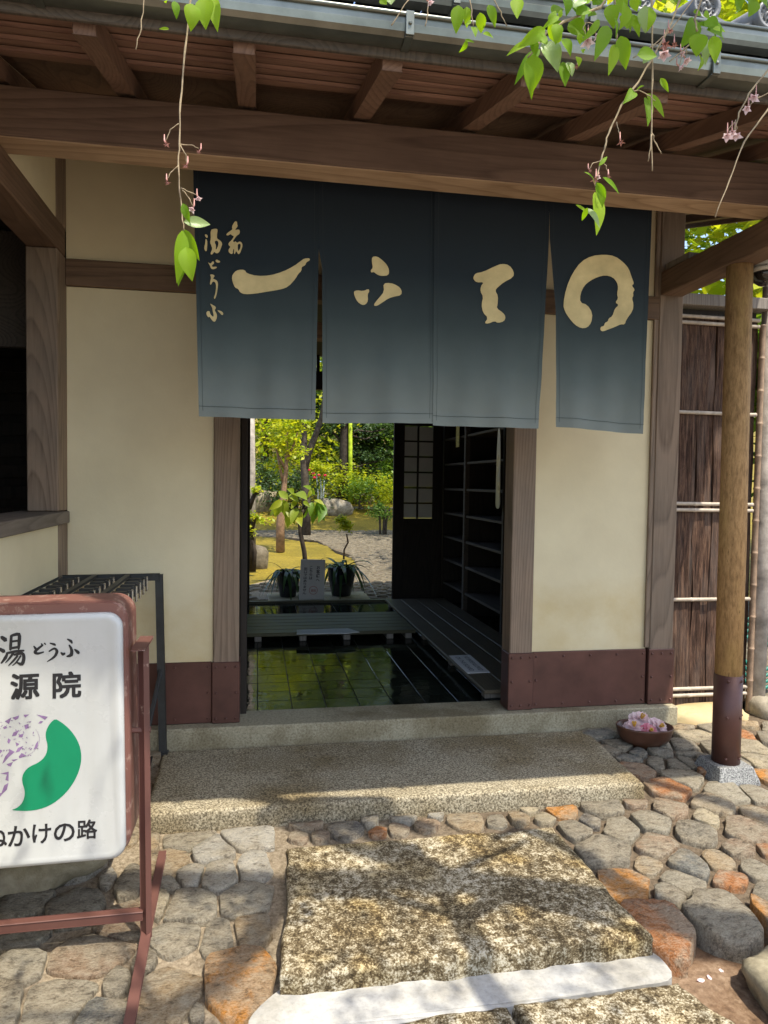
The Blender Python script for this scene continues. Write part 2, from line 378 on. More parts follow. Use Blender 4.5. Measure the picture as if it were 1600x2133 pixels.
def rockmesh(bm, c, sx, sy, sz, seed, rough=.25, sub=3, flat=.6):
    r = bmesh.ops.create_icosphere(bm, subdivisions=sub, radius=1)
    o = Vector((seed * 3.1, seed * 1.7, seed * .9))
    for v in r['verts']:
        p = v.co.copy(); k = 1 + rough * noise.noise(p * 1.3 + o) + rough * .45 * noise.noise(p * 3.3 + o)
        q = Vector([math.copysign(abs(t) ** flat, t) for t in p]); q = q * .55 + p * .45
        v.co = Vector((q.x * sx * k, q.y * sy * k, q.z * sz * k)) + Vector(c)
    return bm
def smooth_poly(pts, it=2):
    for _ in range(it):
        q = []
        for i, a in enumerate(pts):
            b = pts[(i + 1) % len(pts)]
            q += [(a[0] * .75 + b[0] * .25, a[1] * .75 + b[1] * .25), (a[0] * .25 + b[0] * .75, a[1] * .25 + b[1] * .75)]
        pts = q
    return pts
def flat_shape(loops, place, sub=0):
    """fill 2-D outlines (holes by even-odd rule) and place every vertex in the world"""
    cu = bpy.data.curves.new('outline', 'CURVE'); cu.dimensions = '2D'; cu.fill_mode = 'BOTH'
    for lp in loops:
        sp = cu.splines.new('POLY'); sp.points.add(len(lp) - 1)
        for q, p in zip(sp.points, lp): q.co = (p[0], -p[1], 0, 1)
        sp.use_cyclic_u = True
    o = bpy.data.objects.new('outline', cu); me = o.to_mesh()
    bm = bmesh.new(); bm.from_mesh(me); o.to_mesh_clear(); bpy.data.objects.remove(o)
    for v in bm.verts: v.co = place(v.co.x, -v.co.y)
    return bm
def text_bm(s, size, bold=0, place=None, vertical=False):
    bm = bmesh.new(); rows = [(s, 0)] if not vertical else [(c, -i * size * 1.08) for i, c in enumerate(s)]
    for c, dy in rows:
        cu = bpy.data.curves.new('lettering', 'FONT'); cu.body = c; cu.size = size; cu.offset = bold; cu.align_x = 'CENTER'; cu.resolution_u = 3
        o = bpy.data.objects.new('lettering', cu); me = o.to_mesh()
        me.transform(Matrix.Translation((0, dy, 0))); bm.from_mesh(me); o.to_mesh_clear(); bpy.data.objects.remove(o)
    if place:
        for v in bm.verts: v.co = place(v.co.x, v.co.y)
    return bm
STK = [0]
def stroke(bm, pts, w, place, n=3):
    """brush stroke: points with width, laid out as one ribbon with round ends"""
    P = [Vector(p) for p in pts]; Wd = w if isinstance(w, (list, tuple)) else [w] * len(P)
    Q = []; WW = []
    for i in range(len(P) - 1):
        p0 = P[max(i - 1, 0)]; p1 = P[i]; p2 = P[i + 1]; p3 = P[min(i + 2, len(P) - 1)]
        for k in range(n):
            t = k / n
            Q.append(.5 * ((2 * p1) + (p2 - p0) * t + (2 * p0 - 5 * p1 + 4 * p2 - p3) * t * t + (3 * p1 - p0 - 3 * p2 + p3) * t ** 3)); WW.append(Wd[i] * (1 - t) + Wd[i + 1] * t)
    Q.append(P[-1]); WW.append(Wd[-1]); Lf, Rt = [], []
    for i, q in enumerate(Q):
        d = (Q[min(i + 1, len(Q) - 1)] - Q[max(i - 1, 0)]).normalized(); s = Vector((-d.y, d.x)) * WW[i] / 2
        Lf.append(q + s); Rt.append(q - s)
    d0 = (Q[1] - Q[0]).normalized(); d1 = (Q[-1] - Q[-2]).normalized()
    STK[0] += 1; off = .00006 * (STK[0] % 12)
    def V(p): return bm.verts.new(place(p.x, p.y) + Vector((0, -off, 0)))
    l = [V(p) for p in Lf]; r = [V(p) for p in Rt]
    for i in range(len(Q) - 1): bm.faces.new((l[i], l[i + 1], r[i + 1], r[i]))
    a = V(Q[0] - d0 * WW[0] * .45); b = V(Q[-1] + d1 * WW[-1] * .45)
    bm.faces.new((a, l[0], r[0])); bm.faces.new((l[-1], b, r[-1]))

# ================================================================== GROUND
def grid(nx, ny, x0, x1, y0, y1, f, keep=lambda x, y: True):
    bm = bmesh.new(); vs = {}
    for i in range(nx + 1):
        for j in range(ny + 1):
            x = x0 + (x1 - x0) * i / nx; y = y0 + (y1 - y0) * j / ny
            vs[i, j] = bm.verts.new((x, y, f(x, y)))
    for i in range(nx):
        for j in range(ny):
            x = x0 + (x1 - x0) * (i + .5) / nx; y = y0 + (y1 - y0) * (j + .5) / ny
            if keep(x, y): bm.faces.new((vs[i, j], vs[i + 1, j], vs[i + 1, j + 1], vs[i, j + 1]))
    for v in [v for v in bm.verts if not v.link_faces]: bm.verts.remove(v)
    return bm
far = bmesh.new()
bmesh.ops.create_circle(far, cap_ends=True, radius=400, segments=48, matrix=Matrix.Translation((0, 0, -.16)))
tag(obj('ground', far, M['asphalt']), kind='structure')
bm = grid(90, 34, -5, 5, -4.2, -1.2, lambda x, y: -.018 + .014 * noise.noise(Vector((x * 5, y * 5, 1))) + .008 * noise.noise(Vector((x * 17, y * 17, 4))))
tag(obj('dirt_ground', bm, M['dirt'], smooth=True), kind='structure')
mort = grid(150, 70, -3.2, 4.2, -2.05, .12, lambda x, y: gz(y) - .009 - (.22 if (y < -1.47 and x > .03) or (x > 1.05 and y < -1.42) else 0) + .007 * noise.noise(Vector((x * 9, y * 9, 0))))
pave = tag(obj('cobbled_pavement', mort, M['mortar'], smooth=True), kind='structure')

# ---- cobbles: seeds read off the photograph, laid as a power diagram on the sloping ground
GREY = (.24, .205, .145); LG = (.38, .33, .235); WH = (.50, .46, .38); PK = (.35, .225, .13); OR = (.50, .17, .03); TN = (.42, .29, .15); CR = (.54, .44, .27); BL = (.17, .17, .15); DK = (.12, .11, .10); YO = (.66, .25, .012)
seeds = []
def sd(ox, oy, k, rows):
    for zx, zy, w, h, c in rows: seeds.append((ox + zx * k, oy + zy * k, w * k, h * k, c))
sd(800, 1560, .5, [(80, 290, 110, 40, WH), (215, 278, 70, 30, WH), (60, 340, 80, 40, PK), (180, 325, 90, 40, PK), (340, 300, 120, 90, TN), (455, 258, 100, 30, WH), (475, 305, 90, 50, GREY), (560, 295, 90, 50, TN), (600, 255, 110, 45, CR), (740, 255, 150, 75, YO), (670, 295, 90, 45, CR), (900, 250, 180, 80, GREY), (1050, 222, 130, 65, PK), (790, 345, 130, 75, GREY), (865, 303, 90, 55, DK), (990, 340, 150, 95, LG), (1120, 310, 165, 90, LG), (920, 440, 250, 115, GREY), (1140, 410, 170, 85, PK), (1190, 260, 170, 75, PK), (1190, 175, 170, 80, OR), (1100, 490, 110, 75, TN), (1000, 565, 205, 140, YO), (1270, 485, 140, 110, BL), (1235, 560, 190, 95, LG), (1195, 612, 140, 75, GREY), (1150, 760, 255, 210, OR), (1420, 735, 250, 245, GREY), (1300, 360, 155, 115, GREY), (1375, 242, 175, 80, TN), (1350, 300, 130, 60, CR), (1400, 470, 125, 85, TN), (1455, 555, 175, 75, OR), (1470, 425, 150, 65, PK), (1510, 345, 190, 115, PK), (1550, 280, 110, 75, TN), (1550, 520, 110, 100, LG), (1595, 430, 70, 60, OR), (1600, 700, 90, 170, YO), (1240, 130, 145, 80, LG), (1430, 190, 185, 80, LG), (1540, 190, 120, 70, LG), (1060, 85, 125, 75, OR), (1200, 72, 150, 60, GREY), (1050, 25, 120, 45, BL), (1150, 20, 95, 42, GREY), (1265, 18, 110, 42, GREY), (1320, 60, 110, 50, GREY), (1350, 95, 80, 35, OR), (960, 8, 110, 40, GREY), (1560, 60, 110, 80, CR), (1590, 120, 80, 70, YO)])
sd(0, 1700, .5, [(780, 92, 235, 105, LG), (1050, 88, 275, 115, WH), (1275, 48, 135, 40, PK), (1440, 52, 130, 80, DK), (1245, 92, 75, 36, PK), (1335, 92, 65, 42, PK), (1540, 25, 65, 50, WH), (1575, 75, 75, 32, OR), (640, 110, 85, 105, TN), (890, 155, 180, 112, WH), (700, 200, 185, 112, TN), (790, 250, 112, 112, WH), (912, 255, 130, 142, WH), (1055, 215, 112, 122, WH), (690, 295, 105, 70, LG), (1030, 350, 200, 140, LG), (795, 385, 190, 142, LG), (650, 375, 95, 150, CR), (735, 515, 205, 142, LG), (905, 515, 132, 162, GREY), (1052, 482, 140, 130, TN), (985, 700, 265, 270, YO), (700, 750, 275, 210, TN), (390, 585, 335, 150, PK), (80, 640, 185, 122, LG), (240, 785, 345, 165, LG), (540, 285, 105, 120, GREY), (450, 265, 62, 80, WH), (310, 390, 230, 120, GREY), (100, 490, 210, 120, GREY), (480, 720, 95, 150, GREY), (110, 380, 180, 120, GREY), (600, 610, 90, 110, GREY), (820, 835, 60, 70, GREY)])
sd(0, 0, 1, [(1245, 1527, 80, 26, BL), (1290, 1558, 66, 26, GREY), (1318, 1582, 76, 28, BL), (1372, 1592, 80, 30, GREY), (1425, 1558, 80, 30, GREY), (1440, 1590, 60, 26, GREY), (1385, 1555, 60, 20, GREY), (1450, 1535, 90, 26, CR), (1560, 1560, 60, 40, CR)])
def clip(poly, nx, ny, d):
    out = []
    for i, a in enumerate(poly):
        b = poly[(i + 1) % len(poly)]; da = nx * a[0] + ny * a[1] - d; db = nx * b[0] + ny * b[1] - d
        if da <= 0: out.append(a)
        if da * db < 0:
            t = da / (da - db); out.append((a[0] + (b[0] - a[0]) * t, a[1] + (b[1] - a[1]) * t))
    return out
cells = []
for px, py, w, h, c in seeds:
    p = on_g(px, py); a = on_g(px - w / 2, py); b = on_g(px + w / 2, py); u = on_g(px, py - h / 2); v = on_g(px, py + h / 2)
    cells.append([p.x, (u.y + v.y) / 2, (b - a).length / 2, abs(u.y - v.y) / 2, c])
PAL = [GREY, LG, WH, PK, TN, CR, GREY, LG, BL, OR]
for _ in range(2600):
    x = R.uniform(-2.2, 3.6); y = R.uniform(-1.95, .0); r = R.uniform(.055, .085)
    if .03 < x < 1.25 and -1.6 < y < -.78: continue
    if -.45 < x < 1.68 and y > -.76: continue
    if x > .9 and y < -1.36: continue
    if x > .0 and y < -1.5: continue
    if all(math.hypot(x - k[0], (y - k[1])) > (r + min(k[2], k[3]) * .95) for k in cells): cells.append([x, y, r * 1.15, r, R.choice(PAL)])
def stone(k, i):
    x0, y0, rx, ry, c = k; nv = R.choice((5, 6, 6, 7)); a0 = R.random() * 6
    poly = [(x0 + rx * R.uniform(1.12, 1.6) * math.cos(t), y0 + ry * R.uniform(1.12, 1.6) * math.sin(t)) for t in [a0 + 2 * math.pi * (q + R.uniform(-.2, .2)) / nv for q in range(nv)]]
    for j, o in enumerate(cells):
        if j == i: continue
        dx, dy = o[0] - x0, o[1] - y0; dd = math.hypot(dx, dy)
        if dd > .75 or dd < 1e-4: continue
        ux, uy = dx / dd, dy / dd
        ri = 1 / math.hypot(ux / rx, uy / ry); rj = 1 / math.hypot(ux / o[2], uy / o[3])
        f = max(.12, min(.88, .5 + .5 * (ri - rj) / dd)) if ri + rj > dd * .62 else ri * 1.35 / dd
        poly = clip(poly, ux, uy, ux * x0 + uy * y0 + f * dd - (.0085 if x0 > .9 else .0045))
        if len(poly) < 3: return
    inx = -.41 < x0 < 1.61
    if inx and y0 < -.68: poly = clip(poly, 0, 1, -.715)
    if y0 > -.72:
        if x0 > 1.6: poly = clip(poly, -1, 0, -1.615)
        elif x0 < -.4: poly = clip(poly, 1, 0, -.415)
    if y0 > -.85 and .03 < x0 < 1.25: poly = clip(poly, 0, -1, .835)
    elif x0 < .12: poly = clip(poly, 1, 0, .075)
    elif x0 > 1.1: poly = clip(poly, -1, 0, -1.17)
    poly = clip(poly, 0, 1, -.075)
    if len(poly) < 3: return
    ar = abs(sum(a[0] * b[1] - b[0] * a[1] for a, b in zip(poly, poly[1:] + poly[:1]))) / 2
    if ar < .0012: return
    cx = sum(p[0] for p in poly) / len(poly); cy = sum(p[1] for p in poly) / len(poly)
    cor = []
    for q, a in enumerate(poly):
        p_, n_ = poly[q - 1], poly[(q + 1) % len(poly)]
        for o_ in (p_, n_): ln = math.hypot(o_[0] - a[0], o_[1] - a[1]) + 1e-6; t = min(.28, .011 / ln); cor.append((a[0] + (o_[0] - a[0]) * t, a[1] + (o_[1] - a[1]) * t))
    poly = []
    for q, a in enumerate(cor):
        b_ = cor[(q + 1) % len(cor)]; n_ = max(1, int(math.hypot(b_[0] - a[0], b_[1] - a[1]) / .028))
        for w_ in range(n_):
            x, y = a[0] + (b_[0] - a[0]) * w_ / n_, a[1] + (b_[1] - a[1]) * w_ / n_; poly.append((x + .004 * noise.noise(Vector((x * 45, y * 45, 1))), y + .004 * noise.noise(Vector((x * 45, y * 45, 8)))))
    s = R.random() * 50; hgt = .008 + .013 * R.random(); deep = .03
    if cy < -1.3 and cx > 1.1: hgt = .03; deep = .16
    big = math.sqrt(ar)
    bm = bmesh.new(); rings = []
    for sc, dz in ((1.0, -deep), (1.0, hgt * .25), (.988, hgt * .8), (.955, hgt * 1.0), (.5, hgt * 1.0)):
        ring = []
        for q, (x, y) in enumerate(poly):
            k2 = 1 + .10 * noise.noise(Vector((x * 18, y * 18, s))) + .05 * noise.noise(Vector((x * 50, y * 50, s)))
            X = cx + (x - cx) * sc * k2; Y = cy + (y - cy) * sc * k2
            ring.append(bm.verts.new((X, Y, gz(Y) + dz + (hgt * .55 * noise.noise(Vector((X * 14, Y * 14, s))) if dz > 0 else 0))))
        rings.append(ring)
    n = len(poly)
    for a, b in zip(rings, rings[1:]):
        for q in range(n): bm.faces.new((a[q], a[(q + 1) % n], b[(q + 1) % n], b[q]))
    top = bm.verts.new((cx, cy, gz(cy) + hgt * (1.05 + .3 * noise.noise(Vector((cx * 9, cy * 9, s)))))); 
    for q in range(n): bm.faces.new((rings[-1][q], rings[-1][(q + 1) % n], top))
    bmesh.ops.recalc_face_normals(bm, faces=bm.faces)
    o = obj('stone', bm, M['cobble'], pave, True); j = .88 + .24 * R.random(); o.color = (c[0] * j, c[1] * j, c[2] * j, 1)
for i, k in enumerate(cells): stone(k, i)

# ---- slabs, step stones
def slab(name, poly, zt, thick, m, label, cat, rough=.006, seed=0, cut=14, edge=.012):
    """thick stone with worn edges: four corners in plan (front left, front right, back right, back left), zt(x,y) top height"""
    fl_, fr_, br_, bl_ = [Vector((p[0], p[1], 0)) for p in poly]; lu = (fr_ - fl_).length; lv = (bl_ - fl_).length
    def ts(ln):
        n = max(8, int(ln / .022)); t = sorted({0, edge * .3 / ln, edge * .8 / ln, edge * 1.6 / ln} | {edge * 1.6 / ln + (1 - edge * 3.2 / ln) * i / n for i in range(n + 1)}); return sorted(set(t + [1 - edge * 1.6 / ln, 1 - edge * .8 / ln, 1 - edge * .3 / ln, 1.0]))
    us, vs_ = ts(lu), ts(lv); bm = bmesh.new(); g = {}
    def nz(x, y, k, sd): return noise.noise(Vector((x * k, y * k, sd)))
    for i, u in enumerate(us):
        for j, v in enumerate(vs_):
            p = fl_.lerp(fr_, u).lerp(bl_.lerp(br_, u), v); db = min(u * lu, (1 - u) * lu, v * lv, (1 - v) * lv)
            k = max(0, 1 - db / (edge * (1.2 + .6 * nz(p.x, p.y, 9, seed)))); drop = edge * (1 - math.sqrt(max(0, 1 - k * k)))
            w = max(0, 1 - db / .12); ox = rough * (2.2 * nz(p.x, p.y, 5, seed) + 1.2 * nz(p.x, p.y, 21, seed)) * w; oy = rough * (2.2 * nz(p.x, p.y, 5, seed + 9) + 1.2 * nz(p.x, p.y, 21, seed + 9)) * w
            g[i, j] = bm.verts.new((p.x + ox, p.y + oy, zt(p.x, p.y) - drop + rough * (.8 * nz(p.x, p.y, 6, seed) + .5 * nz(p.x, p.y, 24, seed) + .3 * nz(p.x, p.y, 60, seed))))
    I, J = len(us) - 1, len(vs_) - 1
    for i in range(I):
        for j in range(J): bm.faces.new((g[i, j], g[i + 1, j], g[i + 1, j + 1], g[i, j + 1]))
    ring = [g[i, 0] for i in range(I)] + [g[I, j] for j in range(J)] + [g[i, J] for i in range(I, 0, -1)] + [g[0, j] for j in range(J, 0, -1)]
    for dz in [thick * q for q in (.18, .36, .55, .78, 1.0)]:
        nr = []
        for q in ring:
            x, y = q.co.x, q.co.y; b0 = zt(x, y); nr.append(bm.verts.new((x + rough * .9 * nz(x, dz * 20 + y, 14, seed + 2), y + rough * .9 * nz(x, dz * 20, 14, seed + 5), min(q.co.z - .004, b0 - dz))))
        for k in range(len(ring)): bm.faces.new((ring[k - 1], ring[k], nr[k], nr[k - 1]))
        ring = nr
    bmesh.ops.recalc_face_normals(bm, faces=bm.faces)
    return own(name, bm, m, label, cat, smooth=True)
slab('granite_slab', [(-.402, -.69), (1.600, -.705), (1.655, -.068), (-.408, -.068)], lambda x, y: .205, .13, M['slab'],
     'long rectangular granite doorstep slab with pale worn front edge', 'doorstep', .003, 3, 30)
slab('step_stone', [(.072, -1.492), (1.175, -1.488), (1.150, -.845), (.122, -.84)], lambda x, y: .118 + .03 * (y + .84), .13, M['step'],
     'large speckled mossy step stone in the middle of the cobbles', 'stepping stone', .0065, 8, 24, .012)
q1 = on_z(1062, 2092, .042); q2 = on_z(1412, 2045, .042)
slab('paving_stone', [(q1.x, q1.y - .5), (q2.x + .16, q2.y - .48), (q2.x, q2.y), (q1.x, q1.y)], lambda x, y: .046, .14, M['step'],
     'brown speckled paving stone at the bottom edge right of the seam', 'paving stone', .010, 5, 12, .02)
slab('paving_stone', [(q1.x - .62, q1.y - .5), (q1.x - .012, q1.y - .5), (q1.x - .012, q1.y), (q1.x - .62, q1.y - .02)], lambda x, y: .046, .14, M['step'],
     'brown speckled paving stone at the bottom edge left of the seam', 'paving stone', .008, 6, 12, .02)
top = [(520, 2108), (640, 2075), (800, 2050), (1000, 2025), (1200, 2000), (1340, 1985), (1385, 2000)]
bot = [(1410, 2038), (1300, 2050), (1150, 2075), (1060, 2092), (950, 2105), (830, 2125), (600, 2165), (515, 2150)]
bm = bmesh.new(); wt = [on_z(x, y, .036) for x, y in top]; wb = [on_z(x, y, .036) for x, y in bot]
pts = smooth_poly([(a.x, a.y + (0 if k == 0 else .10 if k < 6 else .03)) for k, a in enumerate(wt)] + [(a.x, a.y - .012) for a in wb], 2)
prism(bm, [Vector((x, y, .036 + .004 * noise.noise(Vector((x * 7, y * 7, 1))))) for x, y in pts], (0, 0, -.1))
tag(obj('concrete_strip', bm, M['concrete']), kind='structure')
rk = on_z(1605, 2090, 0)
own('edge_rock', rockmesh(bmesh.new(), (rk.x + .1, rk.y - .02, .0), .13, .2, .09, 31), M['darkrock'], 'dark brown rock at the bottom right corner in the dirt', 'rock', smooth=True)
# fallen petals on the dirt
for i, (x, y) in enumerate([(1460, 2042), (1478, 2036), (1535, 2000), (1580, 1998), (1502, 2022)]):
    a = on_z(x, y, -.012); bm = bmesh.new(); bmesh.ops.create_icosphere(bm, subdivisions=2, radius=.010, matrix=Matrix.Translation(a) @ Matrix.Rotation(i * 1.3, 4, 'Z') @ Matrix.Rotation(.3, 4, 'X') @ Matrix.Diagonal((1.2 - .1 * i, .7, .16, 1)))
    for v in bm.verts: v.co.z += .003 * noise.noise(v.co * 160)
    own('fallen_petal', bm, M['petal'], 'fallen pale pink petal on the brown dirt, ' + ('second from the left', 'leftmost of five', 'fourth from the left', 'rightmost of five', 'nearest the grey stone')[i], 'petal', 'fallen petals on the dirt')

# ================================================================== GATEHOUSE
H = thing('entrance_gatehouse', 'timber and cream plaster entrance building with deep wooden eaves', 'building', (0, 0, .2))
# foundation kerb
def kerb(x0, x1): return B(x0, x1, -.06, .172, .16, .3, bev=.006)
obj('foundation_sill', kerb(-1.0, 2.17), M['granite'], H)
ZR = lambda y: 2.955 + .27 * y        # underside of the rafters (top line of the wall plates), z at depth y
# posts
def post(x0, x1, y0, y1, z0, z1, m='post', bev=.004): return obj('post', B(x0, x1, y0, y1, z0, z1, bev=bev), M[m], H)
post(-.193, -.076, -.002, .118, .3, 2.29); post(1.264, 1.383, -.002, .118, .3, 2.29)
post(2.03, 2.162, -.006, .128, .3, 2.95)
post(-.962, -.836, -.135, .05, 1.30, 2.418)
post(-.962, -.836, -.135, .05, .2, 1.244); post(-.962, -.836, -.135, .05, 2.545, 2.97)
obj('lintel', B(-.8355, 2.03, -.006, .09, 2.297, 2.414), M['rail'], H)
obj('door_head', B(-.076, 1.264, .02, .09, 2.12, 2.20), M['rail'], H)
# plaster fields
def pl(x0, x1, y0, y1, z0, z1): return obj('plaster_panel', B(x0, x1, y0, y1, z0, z1, bev=.002), M['plaster'], H)
pl(-.837, -.194, .014, .1, .585, 2.296); pl(1.384, 2.018, .014, .1, .585, 2.296)
pl(-.837, 2.03, .014, .1, 2.415, 2.97)
obj('corner_batten', B(2.004, 2.0295, -.003, .012, .6, 2.9), M['post'], H)
# copper skirting and rivets
rvm = bpy.data.meshes.new('rivet'); bm = bmesh.new(); bmesh.ops.create_icosphere(bm, subdivisions=2, radius=.0066); bm.to_mesh(rvm); bm.free(); rvm.materials.append(M['copper'])
def rivet(p, par):
    o = link(bpy.data.objects.new('rivet', rvm)); o.parent = par; o.location = Vector(p) - wloc(par)
def skirt(x0, x1, y, cols, rows, left=False):
    o = obj('copper_skirting', B(x0, x1, y, .1, .302, .592, bev=.003), M['copper'], H)
    zs = (.325, .447, .569)
    for r, z in enumerate(zs):
        for c in range(cols):
            if r == 1 and 0 < c < cols - 1: continue
            x = x0 + .018 + (x1 - x0 - .036) * c / (cols - 1)
            rivet((x, y, z), o)
skirt(-.835, -.199, .004, 5, 3); skirt(-.198, -.070, -.010, 3, 3)
skirt(1.256, 1.388, -.012, 3, 3); skirt(1.389, 2.014, .000, 5, 3); skirt(2.022, 2.168, -.014, 3, 3)
# left wing: low wall, sill, dark window
pl(-.93, -.838, -1.9, -.136, .2, 1.243)
obj('window_sill', B(-1.02, -.815, -1.9, -.03, 1.245, 1.298, bev=.004), M['sill'], H)
pl(-.90, -.840, -1.9, -.136, 2.545, 2.96)
for y in (-1.9,): post(-.962, -.836, y - .13, y, .2, 2.418)
bm = bmesh.new(); box(bm, -2.9, -2.85, -2, 2, .2, 3, 0); box(bm, -2.85, -.97, 1.0, 1.05, .2, 3, 0); box(bm, -2.85, -.97, -2, 1, 2.6, 2.65, 0); box(bm, -2.85, -.97, -2.05, -2, .2, 3, 0)
obj('inner_wall', bm, M['dark'], H)
for k in range(9): obj('slat', B(-2.84, -.98, .965, .995, 1.2 + k * .12, 1.275 + k * .12), M['dark'], H)
obj('inner_board', B(-1.65, -1.02, .2, .24, 2.05, 2.58), M['darkx'], H)
# cross beams and front beam
obj('cross_beam', B(2.032, 2.152, -1.12, -.008, 2.419, 2.538, bev=.004), M['cross'], H)
obj('cross_beam', B(-.962, -.836, -1.7, -.002, 2.42, 2.543, bev=.004), M['cross'], H)
obj('beam_block', B(2.045, 2.14, -.22, -.02, 2.539, 2.575), M['greywood'], H)
obj('front_beam', B(-2.7, 2.74, -.86, -.726, 2.55, 2.712, bev=.005), M['beam'], H)
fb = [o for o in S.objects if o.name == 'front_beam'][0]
obj('bounce_lit_underside', B(-2.69, 2.73, -.857, -.729, 2.545, 2.5495, bev=.001), M['soffit'], fb)  # thin strip added under the beam to carry the bounce-brightened colour
obj('wall_plate', B(-1.2, 2.74, -.02, .10, 2.955, 2.98), M['beam'], H)
# round column
bm = tube(bmesh.new(), [(2.098, -.545, .25), (2.097, -.543, 1.2), (2.092, -.535, 2.418)], [.0575, .057, .0545], 28)
colm = obj('round_column', bm, M['column'], H, True)
bm = tube(bmesh.new(), [(2.098, -.545, .205), (2.098, -.545, .605)], .0605, 28); sl_ = obj('copper_sleeve', bm, M['copper'], colm, True)
bm = bmesh.new()
for z in (.235, .42, .585):
    for a in (-2.2, -1.15, -.3): rivet((2.098 + .061 * math.cos(a), -.545 + .061 * math.sin(a), z), colm)
bm.free()
bm = bmesh.new(); vs = []
for s, z in ((.108, .10), (.102, .145), (.080, .207)):
    vs.append([bm.verts.new((2.098 + a * s, -.545 + b * s, z)) for a, b in ((-1, -1), (1, -1), (1, 1), (-1, 1))])
for a, b in zip(vs, vs[1:]):
    for k in range(4): bm.faces.new((a[k], a[(k + 1) % 4], b[(k + 1) % 4], b[k]))
bm.faces.new(vs[-1]); bmesh.ops.bevel(bm, geom=bm.edges[:], offset=.004, segments=1, affect='EDGES')
obj('pedestal', bm, M['greygranite'], H)
# rafters
rx = [-.436 + .3975 * k for k in range(-6, 9)]
for x in rx:
    for (ya, yb) in ((-1.44, -.02),):
        bm = bmesh.new(); bar(bm, (x, ya, ZR(ya) + .03), (x, yb, ZR(yb) + .03), .056, .06); obj('rafter', bm, M['raft'], H)
for x in (2.24, 2.66): bm = bmesh.new(); bar(bm, (x, -.02, ZR(-.02) + .03), (x, 1.4, ZR(1.4) + .03), .056, .06); obj('rafter', bm, M['raft'], H)
# eave boards, lapped like clapboards, split between rafters
y = -1.46; row = 0
while y < 1.95:
    if -.98 < y < -.12: y += .118; continue
    w = .118; xs = [-2.75] + [rx[i] for i in ((2, 5, 8, 11) if row % 2 else (3, 7, 10, 13))] + [2.76 if y < 0 else 3.15]
    for xa, xb in zip(xs, xs[1:]):
        j = R.uniform(-.004, .004); bm = bmesh.new()
        ya, yb = y + j, y + w + .02
        bar(bm, ((xa + xb) / 2, ya, ZR(ya) + .0668 + .001 * (row % 2)), ((xa + xb) / 2, yb, ZR(yb) + .087), xb - xa - .006, .013)
        obj('eave_board', bm, M['board'], H)
    y += w; row += 1
RD = 0.098
bm = bmesh.new(); prism(bm, [(-2.77, -1.47, ZR(-1.47) + RD), (-2.77, 1.5, ZR(1.5) + RD), (-2.77, 3.65, ZR(1.5) - .55), (-2.77, 3.65, ZR(1.5) - .51), (-2.77, 1.5, ZR(1.5) + RD + .05), (-2.77, -1.47, ZR(-1.47) + RD + .03)], (5.53, 0, 0)); obj('roof_deck', bm, M['ktile'], H)
bm = bmesh.new(); prism(bm, [(-2.76, -1.46, ZR(-1.46) + .092), (-2.76, 2.0, ZR(2.0) + .092), (-2.76, 2.0, ZR(2.0) + .096), (-2.76, -1.46, ZR(-1.46) + .096)], (5.51, 0, 0)); obj('roof_lining', bm, M['raft'], H)
for xx in (2.96,): bm = bmesh.new(); bar(bm, (xx, .05, ZR(.05) + .03), (xx, 1.95, ZR(1.95) + .03), .056, .06); obj('rafter', bm, M['raft'], H)
bm = bmesh.new(); prism(bm, [(3.15, .04, ZR(.04) + .0), (3.15, 2.0, ZR(2.0) + .0), (3.15, 2.0, ZR(2.0) + .12), (3.15, .04, ZR(.04) + .12)], (.03, 0, 0)); obj('verge_board', bm, M['raft'], H)
bm = bmesh.new(); prism(bm, [(2.765, -1.49, ZR(-1.49) + .02), (2.765, 1.5, ZR(1.5) + .02), (2.765, 1.5, ZR(1.5) + .15), (2.765, -1.49, ZR(-1.49) + .13)], (.03, 0, 0)); obj('verge_board', bm, M['raft'], H)
obj('fascia_board', B(-2.77, 2.76, -1.465, -1.45, 2.585, 2.655), M['darkx'], H)
# gutter (square profile, rolled rim) with brackets
def gutter(x0, x1, yf, zb, hgt, dep, name, parent, brackets):
    bm = bmesh.new(); t = .003
    prof = [(yf + dep, zb + hgt * .9), (yf + dep, zb + .006), (yf + dep - .008, zb), (yf + .012, zb), (yf, zb + .010), (yf - .004, zb + hgt * .55), (yf - .004, zb + hgt)]
    inn = [(yy + (t if yy < yf + dep / 2 else -t), zz + t) for yy, zz in reversed(prof)]
    prism(bm, [(x0, a, b) for a, b in prof + inn], (x1 - x0, 0, 0))
    g = obj(name, bm, M['gutter'], parent)
    r = tube(bmesh.new(), [(x0, yf - .006, zb + hgt), (x1, yf - .006, zb + hgt)], .006, 8); obj('rolled_rim', r, M['gutter'], g, True)
    for x in brackets:
        bm = bmesh.new(); box(bm, x - .011, x + .011, yf - .0125, yf - .0045, zb - .004, zb + hgt + .007, .001); box(bm, x - .011, x + .011, yf - .004, yf + dep + .02, zb - .005, zb - .001, .001)
        bmesh.ops.create_icosphere(bm, subdivisions=1, radius=.006, matrix=Matrix.Translation((x, yf - .013, zb + hgt * .5)))
        obj('gutter_bracket', bm, M['gutter'], g)
gutter(-2.8, 2.8, -1.53, 2.607, .05, .07, 'gutter', H, [-1.45, -.53, .385, 1.265, 2.18])
